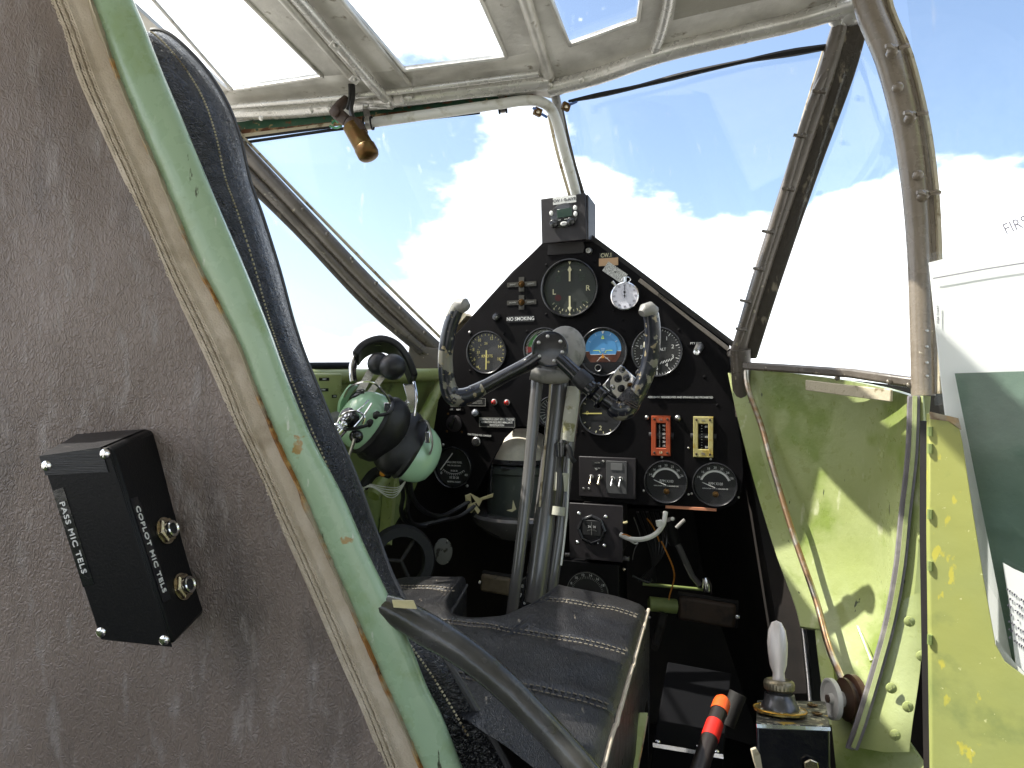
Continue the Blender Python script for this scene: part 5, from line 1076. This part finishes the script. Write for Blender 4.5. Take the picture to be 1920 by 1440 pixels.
# cream torn tape tags
tt = thing('tape_tags', 'crumpled cream masking tape ends on a loom below the fuel gauge', 'tape', P(885, 950, 1.2))
for q in (((872, 930), (882, 926), (884, 944), (874, 948)), ((882, 926), (896, 940), (904, 938), (898, 950)), ((878, 948), (896, 940), (892, 952), (884, 962), (874, 958)), ((890, 945), (900, 958), (896, 964), (888, 952)), ((900, 935), (925, 926), (924, 932), (903, 938))):
    bm = B(); prism(bm, [P(x, y, 1.19+.01*random.random()) for x, y in q], Vector((0, .0012, .001))); obj('tape_piece', bm, 'masking', tt)
# ================================================================ rudder pedals, levers, cables
def pedal(px, py, Y, w_, h_, m, lab, ang=.05):
    t_ = thing('rudder_pedal', lab, 'rudder pedal', P(px, py+h_*.6, Y), 'rudder pedals under the panel')
    bm = B(); mm = frame(P(px, py, Y), T, F, U) @ Matrix.Rotation(ang, 4, 'Y'); box(bm, mm, w_*Y/FPX, .012, h_*Y/FPX); obj('tread', bm, m, t_, bev=.006)
    bm = B(); box(bm, mm @ Matrix.Translation((0, .012, 0)), w_*Y/FPX*1.08, .012, h_*Y/FPX*1.12); obj('frame', bm, 'nose_dark', t_, bev=.003)
    for s_ in (-1, 1): screw(mm @ Matrix.Translation((s_*w_*Y/FPX*.53, -.002, 0)), .004, t_, 'chrome')
    return t_
t1 = pedal(1325, 1147, 1.2, 104, 46, 'dark_pedal', 'dark brown leather rudder pedal right of the seat cushion')
bm = B(); tube(bm, [P(1217, 1132, 1.22), P(1268, 1137, 1.22)], .013); obj('pedal_tube', bm, 'green_dark', t1)
bm = B(); tube(bm, [P(1245, 1150, 1.2), P(1236, 1180, 1.2), P(1228, 1215, 1.15)], [.008, .009, .006]); obj('pedal_arm', bm, 'nose_dark', t1)
t2 = pedal(930, 1096, 1.25, 62, 34, 'brown_pedal', 'worn tan leather rudder pedal left of the control column')
bl = thing('brake_lever', 'thin dark link rod with shiny ball end above the right rudder pedal', 'lever', P(1300, 1110, 1.25))
bm = B(); tube(bm, [P(1205, 1095, 1.25), P(1260, 1100, 1.25), P(1322, 1106, 1.25)], .003); obj('link_rod', bm, 'green_dark', bl)
bm = B(); tube(bm, [P(1262, 1005, 1.25), P(1275, 1030, 1.25), P(1298, 1080, 1.25), P(1312, 1096, 1.25)], [.007, .0065, .0055, .006]); obj('lever_arm', bm, 'grey_tube', bl)
bm = B(); tube(bm, [P(1250, 975, 1.25), P(1258, 1000, 1.25), P(1266, 1020, 1.25)], [.016, .014, .010]); obj('rubber_boot', bm, 'rubber', bl)
bm = B(); tube(bm, [P(1322, 1082, 1.23), P(1326, 1095, 1.23), P(1327, 1112, 1.23)], [.005, .009, .008]); obj('ball_end', bm, 'chrome', bl)
wl = thing('wiring_loom', 'white and orange cables looping under the right of the panel', 'wiring', P(1220, 1010, 1.15))
def cable(q, r, m, par, name='cable'):
    bm = B(); tube(bm, [P(*k) for k in cat(q, 8)], r, 8); return obj(name, bm, m, par)
cable([(1163, 1002, 1.12), (1180, 1010, 1.11), (1205, 1011, 1.1), (1228, 1002, 1.1), (1243, 984, 1.1), (1248, 960, 1.11)], .0040, 'wire_white', wl)
cable([(1163, 1003, 1.12), (1178, 1012, 1.11), (1190, 1019, 1.11), (1196, 1018, 1.11)], .0013, 'wire_white', wl); cable([(1163, 1004, 1.12), (1172, 1002, 1.11), (1185, 1008, 1.11)], .0011, 'wire_orange', wl)
cable([(1163, 972, 1.14), (1170, 980, 1.13), (1176, 978, 1.13)], .0022, 'masking', wl); cable([(1240, 1015, 1.18), (1252, 1040, 1.18), (1262, 1065, 1.18), (1264, 1085, 1.19), (1256, 1115, 1.2), (1254, 1125, 1.2)], .0014, 'wire_orange', wl)
cable([(1213, 972, 1.2), (1226, 990, 1.2), (1236, 1015, 1.2)], .0012, 'wire_orange', wl); cable([(1188, 970, 1.2), (1196, 990, 1.2), (1200, 1010, 1.2), (1190, 1030, 1.2), (1186, 1050, 1.2)], .0010, 'grey_tube', wl)
for k in range(6): cable([(1195+k*9, 960, 1.2), (1210+k*8, 1000, 1.22), (1222+k*4, 1040, 1.22), (1228-k*6, 1090, 1.24)], .0028, 'cable_black', wl)
bm = B(); box(bm, Matrix.Translation(P(1236, 981, 1.09)) @ Matrix.Rotation(-.2, 4, 'Y'), .010, .006, .010); obj('connector', bm, 'wire_white', wl, bev=.001)
bm = B(); sphere(bm, P(1261, 973, 1.1), .0032); obj('bulb', bm, 'wire_white', wl)
cable([(1268, 990, 1.14), (1278, 980, 1.14), (1284, 975, 1.14)], .0032, 'grey_cast', wl, 'stub')
cable([(1186, 1080, 1.15), (1215, 1092, 1.15), (1222, 1085, 1.15)], .002, 'cable_black', wl)
# ================================================================ trim wheel, light spot disc, floor items
tw = thing('trim_handwheel', 'black rimmed trim hand wheel low on the left behind the seat', 'hand wheel', P(755, 1075, .98))
mm = axm(P(752, 1052, .98), Vector((.5, -1, .25)))
bm = B(); lathe(bm, mm, [(.034, -.008), (.047, -.008), (.052, 0), (.047, .008), (.034, .008), (.034, -.008)], 40)
obj('rim', bm, 'rubber', tw)
bm = B()
for a in range(3): tube(bm, [mm @ Vector((0, 0, 0)), mm @ Vector((math.cos(a*2.09+.9)*.036, 0, math.sin(a*2.09+.9)*.036))], .003)
obj('spoke', bm, 'nose_dark', tw)
wd_ = thing('light_spot_disc', 'small round disc for a light spot on the dark nose wall left of the pedals', 'light spot', P(832, 1050, 1.24))  # grey disc added to stand in for a light spot on the nose wall
bm = B(); lathe(bm, axm(P(831, 1034, 1.24), Vector((.4, -1, 0))), [(.017, -.004), (.017, .002), (.013, .0035), (0, .0035)], 24, (1, 1.4)); obj('spot_disc', bm, mat('light_spot_grey', (.15, .15, .145), .6, layers=[((.02, .018, .015), 60, .56, .62)]), wd_)
bm = B()
for s_, z in ((-1, .02), (1, .02), (-1, -.02), (1, -.02)): lathe(bm, axm(P(831+s_*8, 1034-z*1000, 1.238), Vector((.4, -1, 0))), [(.0015, 0), (.0012, .001), (0, .0012)], 8)
obj('spot_dots', bm, 'steel', wd_)
gl = thing('green_lever', 'slim olive green lever with rusty edge right of the seat cushion bottom', 'lever', P(1190, 1440, .72))
bm = B(); ribbon(bm, [P(1206, 1336, .73), P(1198, 1380, .72), P(1186, 1440, .70), P(1170, 1520, .68)], Vector((.010, 0, 0)), .005); obj('lever_blade', bm, 'green_wall', gl, bev=.0015)
bm = B(); tube(bm, [P(1213, 1342, .728), P(1205, 1390, .718), P(1193, 1450, .70)], .0014); obj('rusty_edge', bm, 'rust', gl)
fb = thing('floor_box', 'flat black box with silver lower edge on the dark floor', 'box', P(1290, 1420, .85))
mm = frame(P(1290, 1345, .85), T, F, U) @ Matrix.Rotation(math.radians(35), 4, 'X')
c8 = [P(1252, 1240, .98), P(1372, 1262, .96), P(1356, 1420, .80), P(1224, 1398, .82)]
nrm = (c8[1]-c8[0]).cross(c8[3]-c8[0]).normalized(); nrm = nrm if nrm.y > 0 else -nrm
bm = B(); hexa(bm, c8+[p+nrm*.06 for p in c8]); obj('lid', bm, mat('matt_black', (.004, .004, .005), .85, spec=.1), fb, bev=.002)
bm = B(); ribbon(bm, [c8[3]-nrm*.001, c8[2]-nrm*.001], Vector((0, .002, .004)), .002); obj('trim_strip', bm, 'chrome', fb)
for a, b in ((.06, .95), (.65, .93), (.9, .95)): screw(axm((c8[0].lerp(c8[1], a)).lerp(c8[3].lerp(c8[2], a), b), -nrm), .003, fb, 'chrome')
tc_ = thing('hand_torch', 'black torch with orange cap and red tape band leaning over the floor box', 'torch', P(1320, 1420, .72))
TA, TB = P(1352, 1322, .745), P(1300, 1475, .66)
def seg(p, q, r, m, name): 
    bm = B(); tube(bm, [p if isinstance(p, Vector) else P(*p), q if isinstance(q, Vector) else P(*q)], r, 20); return obj(name, bm, m, tc_, bev=.0005)
seg(TA, TB, [.0084, .0090], 'torch_black', 'barrel')
bm = B(); d_ = (TA-TB).normalized(); lathe(bm, axm(TA, d_), [(.0092, -.010), (.0092, .002), (.0085, .006), (.006, .0095), (0, .011)], 20); obj('orange_cap', bm, 'orange_red', tc_)  # cap in a plain orange-red colour
seg(TA.lerp(TB, .24), TA.lerp(TB, .44), [.0090, .0092], 'red_tape', 'red_band')
seg((1384, 1300, .80), (1362, 1360, .79), [.010, .009], 'nose_dark', 'rubber_sleeve')
# flap lever box, right of the seat
fl = thing('flap_selector', 'black selector box with polished paddle lever in a worn round plate', 'lever box', P(1490, 1500, .72))
c8 = [P(1418, 1362, .66), P(1556, 1368, .66), P(1560, 1600, .66), P(1428, 1600, .66)]
bk8 = [P(1420, 1318, .76), P(1548, 1320, .76), P(1552, 1560, .76), P(1430, 1560, .76)]
bm = B(); hexa(bm, c8+bk8); obj('box_body', bm, 'gloss_black', fl, bev=.002)
tn = (bk8[0]-c8[0]).cross(c8[1]-c8[0]).normalized(); tn = tn if tn.z > 0 else -tn
bm = B(); prism(bm, [c8[0], c8[1], bk8[1], bk8[0]], tn*.003); obj('top_plate', bm, mat('chipped_plate', (.05, .05, .045), .4, .4, layers=[((.45, .43, .33), 130, .54, .60), ((.42, .28, .05), 70, .62, .66)], bump=(200, .0008)), fl, bev=.0006)
bm = B(); ribbon(bm, [c8[0]+tn*.001-Vector((0, .001, 0)), c8[1]+tn*.001-Vector((0, .001, 0))], Vector((0, .001, .003)), .0012); obj('silver_edge', bm, 'chrome', fl)
cen_ = P(1463, 1340, .70)+tn*.004; mm = axm(cen_, tn)
bm = B(); lathe(bm, mm, [(.0255, -.001), (.0255, .0012), (.024, .0018), (.018, .0018), (0, .0018)], 36); obj('round_plate', bm, mat('worn_bronze', (.10, .08, .04), .4, .5, layers=[((.38, .27, .06), 140, .5, .6), ((.5, .45, .35), 200, .65, .7)], bump=(150, .0006)), fl)
bm = B(); tube(bm, [mm @ Vector((math.cos(a)*.0255, -.0015, math.sin(a)*.0255)) for a in [k*PI/20 for k in range(41)]], .0007, 6); obj('brass_rim', bm, mat('amber_brass', (.55, .30, .04), .35, .7), fl)
bm = B(); lathe(bm, mm, [(.0185, .001), (.018, .006), (.0155, .009), (.0145, .016), (.0135, .0165)], 32); obj('collar_base', bm, mat('dark_steel', (.10, .10, .105), .3, .7), fl)
bm = B(); 
rows = []
for h, r_ in ((.019, .0125), (.0205, .0145), (.0255, .0150), (.0285, .0140), (.030, .0118)): rows.append([mm @ Vector((math.cos(a*PI/32)*(r_+(.0005 if a % 2 else 0)), -h, math.sin(a*PI/32)*(r_+(.0005 if a % 2 else 0)))) for a in range(64)])
loft(bm, rows, True); lathe(bm, mm, [(.0118, .030), (.008, .0290), (0, .029)], 24); obj('knurled_collar', bm, mat('bronze_collar', (.22, .19, .13), .35, .8), fl)
bm = B(); lathe(bm, mm, [(.0125, .016), (.0125, .020)], 24); obj('collar_gap', bm, 'rubber', fl)
bm = B(); lathe(bm, mm, [(.0065, .028), (.0058, .036), (.0085, .044), (.0098, .056), (.0102, .066), (.0088, .078), (.0050, .086), (0, .088)], 24, (1.0, .5)); obj('paddle', bm, mat('polished_alloy', (.66, .60, .56), .38, .4), fl)
bm = B(); lathe(bm, axm(mm @ Vector((0, -.071, -.0045)), Vector((0, -1, 0))), [(.0034, -.001), (.0034, .0006), (.0026, .0008), (.0024, .0), (0, 0)], 20, (1, .6)); obj('rivet', bm, 'chrome', fl)
for k in range(6):
    a = k*PI/3+.4; screw(mm @ Matrix.Translation((math.cos(a)*.021, -.0018, math.sin(a)*.021)), .0022, fl, 'brass_nut')
for q in ((1524, 1330, .735), (1532, 1346, .70)): 
    bm = B(); lathe(bm, axm(P(*q)+tn*.004, tn), [(.0055, 0), (.0055, .001), (.003, .0014), (.003, .0005), (0, .0005)], 18); obj('screw_cup', bm, 'brass', fl)
bm = B(); prism(bm, [P(*q) for q in ((1408, 1406, .655), (1418, 1402, .655), (1426, 1416, .655), (1430, 1440, .655), (1424, 1460, .655), (1414, 1430, .655))], Vector((0, .003, 0))); obj('paint_chip', bm, 'cream_seal', fl, bev=.001)
bm = B(); prism(bm, [P(*q) for q in ((1508, 1430, .655), (1520, 1424, .655), (1534, 1430, .655), (1540, 1460, .655), (1512, 1460, .655))], Vector((0, .003, 0))); obj('latch', bm, 'bronze' if False else 'brass_nut', fl, bev=.001)
# pulley on the right rib
pu = thing('cable_pulley', 'grey and brown pulley on the green rib beside the lever box', 'pulley', P(1580, 1345, .74))
ax_ = Vector((-1, -.02, .05)); mm = axm(P(1600, 1312, .76), ax_)
bm = B(); lathe(bm, mm, [(.0265, -.004), (.0265, .002), (.020, .003), (.019, .006), (.0225, .007), (.0225, .010), (.010, .012), (0, .012)], 32); obj('sheave', bm, 'pulley_brown', pu)
bm = B(); lathe(bm, mm, [(.008, .010), (.008, .022), (.0215, .022), (.0215, .027), (.019, .0275), (.017, .025), (.006, .024), (.005, .028), (0, .029)], 32); obj('guard_disc', bm, 'pulley_grey', pu)
bm = B(); lathe(bm, mm, [(.0045, .024), (.0045, .030), (0, .032)], 8); obj('bolt', bm, 'dark_pedal', pu)
# ================================================================ brass cockpit lamp
lm = thing('cockpit_lamp', 'tarnished brass swivel cockpit lamp hanging from the windscreen top rail', 'lamp', P(640, 200, 1.10))
a, b = P(662, 232, 1.08), P(693, 286, 1.07)
bm = B(); tube(bm, [P(654, 226, 1.08), P(664, 236, 1.08), P(674, 254, 1.077)], [.010, .0145, .0150], 20); obj('lamp_neck', bm, 'dark_pedal', lm)
bm = B(); tube(bm, [P(660, 236, 1.08), P(683, 276, 1.072)], [.0152, .0158], 24, caps=True); obj('lamp_barrel', bm, 'brass', lm, bev=.001)
bm = B(); tube(bm, [P(683, 275, 1.072), P(684, 277, 1.0718), P(691, 290, 1.07), P(693, 294, 1.0695), P(694, 296.5, 1.069), P(694.8, 298, 1.0688)], [.0160, .0172, .0170, .0150, .0105, .003], 24); obj('lamp_cap', bm, 'brass', lm)
bm = B(); tube(bm, [P(652, 228, 1.085), P(634, 214, 1.09), P(630, 206, 1.09), P(640, 196, 1.095), P(650, 186, 1.10)], [.009, .0105, .0085, .0085, .0075], 14); obj('swivel_arm', bm, 'dark_pedal', lm)
bm = B(); lathe(bm, axm(P(630, 212, 1.082), Vector((-.3, -1, .1))), [(.0085, -.004), (.0085, .006), (.005, .008), (0, .008)], 14); obj('swivel_knob', bm, 'dark_pedal', lm)
cable([(655, 142, 1.10), (661, 158, 1.09), (662, 180, 1.085), (658, 205, 1.08), (664, 226, 1.075), (672, 240, 1.08)], .0038, 'cable_black', lm)
cable([(651, 142, 1.10), (656, 160, 1.088), (656, 185, 1.083), (652, 205, 1.08)], .0030, 'cable_black', lm)
cable([(622, 232, 1.12), (628, 226, 1.12), (634, 230, 1.12)], .002, 'wire_green', lm); cable([(618, 236, 1.12), (630, 240, 1.12), (640, 236, 1.11)], .0018, 'wire_green', lm); cable([(672, 236, 1.12), (684, 236, 1.12)], .003, 'wire_green', lm)
# ================================================================ white conduit with clips
cd = thing('wiring_conduit', 'off white conduit pipe clipped under the windscreen top rail and bending down', 'pipe', P(1000, 200, 1.12))
bm = B(); tube(bm, [P(*q) for q in cat([(690, 231, 1.125), (800, 215, 1.115), (930, 196, 1.10), (980, 189, 1.095), (1010, 190, 1.095), (1032, 203, 1.10), (1045, 232, 1.11), (1058, 280, 1.13), (1076, 345, 1.17), (1082, 372, 1.19)], 6)], .0082, 16); obj('pipe', bm, 'conduit', cd, smooth=60)
for q, q2 in (((689, 228), (686, 196)), ((942, 196), (939, 172))):
    c0 = P(q[0], q[1], 1.105); dx = (P(942, 196, 1.1)-P(689, 228, 1.12)).normalized(); mm = axm(c0+Vector((0, .008, 0)), dx)
    bm = B(); lathe(bm, mm, [(.0100, -.0035), (.0104, -.0035), (.0104, .0035), (.0100, .0035)], 20); ribbon(bm, [c0+Vector((0, -.001, .008)), P(q2[0], q2[1]+8, 1.095), P(q2[0], q2[1], 1.095)], dx*.010, .0015); o = obj('clip', bm, 'steel', cd)
    for s_ in (-.0058, .0058): bm = B(); lathe(bm, axm(c0+Vector((0, .008, 0))+dx*s_, dx), [(.0098, -.0015), (.0112, -.0012), (.0112, .0012), (.0098, .0015)], 20); obj('rubber_lining', bm, 'rubber', o)
    screw(axm(P(q2[0], q2[1]+1, 1.093), Vector((0, -1, -.1))), .0038, o, 'rust' if q[0] > 800 else 'steel')
for q in ((1008, 210, 1.09), (1061, 200, 1.08)):
    bm = B(); box(bm, Matrix.Translation(P(*q)) @ Matrix.Rotation(.3, 4, 'Y') @ Matrix.Rotation(.4, 4, 'Z'), .013, .008, .012); screw(axm(P(q[0]+1, q[1], q[2]-.005), Vector((0, -1, 0))), .003, cd, 'brass_nut'); obj('terminal_block', bm, 'brass', cd, bev=.001)
cable([(1000, 203, 1.09), (1006, 205, 1.085)], .0022, 'wire_blue', cd); cable([(1016, 214, 1.09), (1026, 220, 1.09)], .0022, 'wire_blue', cd); cable([(1066, 196, 1.08), (1074, 194, 1.075), (1082, 190, 1.07)], .0020, 'wire_blue', cd)
# ================================================================ headset
hs = thing('headset', 'mint green aviation headset with black ear seals hanging on the left cockpit wall', 'headset', P(740, 900, 1.0))
def hcup(c, ax, rx, rz, name):
    mm = axm(c, ax) @ Matrix.Rotation(.45, 4, 'Y')
    bm = B(); lathe(bm, mm, [(1.0*rx, -.004), (1.0*rx, .003), (.97*rx, .012), (.86*rx, .024), (.66*rx, .033), (.38*rx, .038), (0, .040)], 32, (1, rz/rx)); cup = obj(name, bm, 'cup_green', hs)
    bm = B(); lathe(bm, mm, [(.5*rx, -.044), (.86*rx, -.047), (1.02*rx, -.042), (1.14*rx, -.032), (1.16*rx, -.020), (1.06*rx, -.011), (1.10*rx, -.006), (1.02*rx, -.001)], 32, (1, rz/rx)); obj('ear_seal', bm, 'mint_dark', hs)
    return cup, mm
ax1 = Vector((-.62, -.55, .42)).normalized(); ax2 = Vector((.78, .30, -.58)).normalized()
cupA, mA = hcup(P(690, 791, .955), ax1, .031, .044, 'ear_cup')
cupB, mB = hcup(P(776, 846, 1.0), ax2, .029, .047, 'ear_cup')
for q in ((666, 776), (688, 794), (705, 774), (669, 820)):
    pass
def on(px, py, Y): return P(px, py, Y)
for q in ((707, 779, .915), (695, 794, .910)):
    bm = B(); lathe(bm, axm(P(*q), ax1), [(.006, 0), (.0055, .003), (.003, .005), (0, .005)], 14); obj('cord_gland', bm, 'rubber', cupA)
bm = B(); sphere(bm, P(668, 818, .905), .0095); obj('gain_knob', bm, 'gloss_black', cupA)
bm = B(); lathe(bm, axm(P(655, 783, .90), Vector((-.4, -1, .5))), [(.012, -.006), (.012, .006), (.0095, .009), (.006, .009), (.005, .011), (0, .011)], 20); kn_ = obj('boom_pivot', bm, 'gloss_black', cupA)
bm = B(); lathe(bm, axm(P(650, 781, .893), Vector((-.4, -1, .5))), [(.006, 0), (.006, .003), (0, .004)], 14); obj('pivot_screw', bm, 'chrome', kn_)
cable([(640, 815, .90), (648, 806, .90), (668, 803, .90), (690, 797, .905)], .0024, 'cable_black', hs, 'lead'); cable([(703, 779, .91), (725, 776, .91), (735, 765, .915), (736, 755, .92)], .0024, 'cable_black', hs, 'lead')
cable([(665, 822, .895), (656, 850, .90), (643, 880, .90)], .0022, 'steel', hs, 'boom'); cable([(665, 800, .89), (678, 785, .89), (697, 756, .895)], .0014, 'chrome', hs, 'boom'); cable([(668, 772, .89), (680, 762, .89), (691, 750, .90)], .0010, 'chrome', hs, 'boom')
cable([(632, 795, .89), (640, 780, .885), (655, 772, .885), (672, 772, .885), (683, 782, .885), (680, 795, .885)], .0016, 'chrome', hs, 'wire_yoke')
bm = B()
for q in ((632, 800, .885), (624, 814, .88), (638, 806, .885), (645, 796, .89)): sphere(bm, P(*q), .0055)
tube(bm, [P(618, 812, .88), P(632, 822, .88), P(645, 806, .88)], .0045); obj('boom_joint', bm, 'chrome', cupA)
# stirrups
bm = B(); ribbon(bm, [P(*q) for q in cat([(646, 745, .95), (655, 728, .94), (676, 717, .93), (700, 718, .925), (722, 738, .925), (734, 762, .93), (730, 775, .935)], 6)], Vector((0, .008, 0)), .002); obj('stirrup', bm, 'chrome', hs)
bm = B(); ribbon(bm, [P(*q) for q in cat([(640, 772, .96), (643, 752, .955), (655, 732, .95), (664, 722, .95)], 6)], Vector((.006, .012, 0)), .004); obj('green_stirrup_cover', bm, 'cup_green', hs)
bm = B(); ribbon(bm, [P(*q) for q in cat([(785, 790, .99), (800, 790, .98), (808, 812, .975), (811, 835, .975), (806, 852, .98)], 6)], Vector((0, .008, 0)), .002); obj('stirrup', bm, 'steel', hs)
bm = B(); box(bm, Matrix.Translation(P(802, 820, .972)), .007, .006, .016); box(bm, Matrix.Translation(P(727, 763, .928)), .010, .006, .012); obj('stirrup_block', bm, 'chrome', hs, bev=.001)
# headband: padded arc with spring straps
arc_ = cat([(665, 716, .96), (663, 690, .965), (670, 668, .97), (688, 652, .975), (715, 645, .98), (742, 655, .985), (762, 680, .99), (776, 714, 1.0)], 6)
bm = B(); ribbon(bm, [P(x, y, Y) for x, y, Y in arc_[10:]], Vector((-.012, .055, -.014)), .010); obj('headband_pad', bm, 'mint_dark', hs, bev=.003, smooth=60)
for dy, rr in ((0, .0028), (.012, .0022)): 
    bm = B(); tube(bm, [P(x-4, y-1, Y-.014+dy) for x, y, Y in arc_[:26]], rr, 8); obj('spring_wire', bm, 'chrome', hs)
bm = B(); ribbon(bm, [P(x-2, y, Y) for x, y, Y in arc_[:12]], Vector((.004, .016, 0)), .004); obj('slider', bm, 'chrome', hs, bev=.001)
bm = B(); ribbon(bm, [P(765, 720, .99), P(772, 745, .985), P(770, 775, .98)], Vector((.014, .006, 0)), .003); sl_ = obj('slider', bm, 'chrome', hs, bev=.001); screw(axm(P(763, 755, .975), Vector((0, -1, 0))), .0035, hs, 'chrome')
cable([(776, 716, .995), (781, 745, .985), (777, 780, .98)], .002, 'chrome', hs, 'spring_wire')
for q in ((710, 682, .95, .016), (736, 688, .94, .0185)): bm = B(); sphere(bm, P(*q[:3]), q[3], seg=20); obj('foam_ball', bm, 'mint_dark', hs)
for a, b in (((700, 688, .97), (672, 740, .96)), ((722, 700, .955), (690, 742, .945))): bm = B(); ribbon(bm, [P(*a), P(*b)], Vector((.016, .004, .008)), .002); obj('strap', bm, 'silver_tube', hs)
bm = B(); tube(bm, [P(664, 752, .95), P(676, 744, .945), P(686, 738, .945)], [.009, .0105, .008], 16); obj('clip', bm, 'gloss_black', hs)
# leads hanging from the headset
hl = thing('headset_leads', 'thick black headset leads drooping from the headset toward the nose', 'cable', P(790, 980, 1.0))
cable([(752, 900, 1.03), (756, 930, 1.05), (752, 955, 1.06), (758, 975, 1.08), (775, 984, 1.1)], .0036, 'cable_black', hl); cable([(760, 900, 1.03), (766, 930, 1.05), (764, 960, 1.06), (775, 982, 1.1), (800, 985, 1.12)], .0036, 'cable_black', hl)
cable([(768, 898, 1.03), (775, 935, 1.05), (795, 958, 1.1), (825, 968, 1.14), (850, 958, 1.17), (880, 940, 1.2)], .0040, 'cable_black', hl); cable([(790, 985, 1.12), (830, 975, 1.14), (862, 968, 1.17), (895, 945, 1.2)], .0036, 'cable_black', hl)
cable([(740, 888, 1.02), (790, 878, 1.06), (812, 868, 1.08)], .0024, 'wire_white', hl)
ww = thing('white_wire_bundle', 'loose bundle of thin white wires on the left wall below the headset', 'wiring', P(710, 925, 1.02))
for k in range(5): cable([(664, 930-k*2, 1.0), (688+k*2, 909+k*1.0, 1.0-.004*k), (716+k*3, 912+k*5.0, 1.0+.004*(k%2)), (745, 914+k*3.5, 1.02), (760, 902+k*.5, 1.02)], .00065, 'wire_white', ww)
cable([(666, 934, .99), (674, 922, .99), (682, 914, 1.0)], .0035, 'wire_white', ww); cable([(680, 914, 1.0), (700, 888, 1.01), (725, 880, 1.01)], .008, 'rubber', ww)
bm = B(); box(bm, Matrix.Translation(P(722, 885, .98)) @ Matrix.Rotation(.3, 4, 'Y'), .02, .012, .014); obj('connector', bm, 'black_plastic', ww, bev=.002)
bm = B(); lathe(bm, axm(P(718, 887, .972), Vector((0, -1, 0))), [(.005, 0), (.004, .002), (0, .003)], 12); obj('amber_lamp', bm, 'amber', ww)
# grey rolled pad behind the headset
rp = thing('rolled_pad', 'grey rolled pad tucked behind the headset against the wall', 'pad', P(618, 850, .98))
bm = B(); tube(bm, [P(600, 800, .99), P(618, 790, 1.0), P(645, 780, 1.02)], [.022, .026, .022], 20); tube(bm, [P(606, 815, .97), P(622, 806, .98), P(648, 796, .99)], [.022, .026, .022], 20); obj('pad', bm, 'grey_cast', rp)
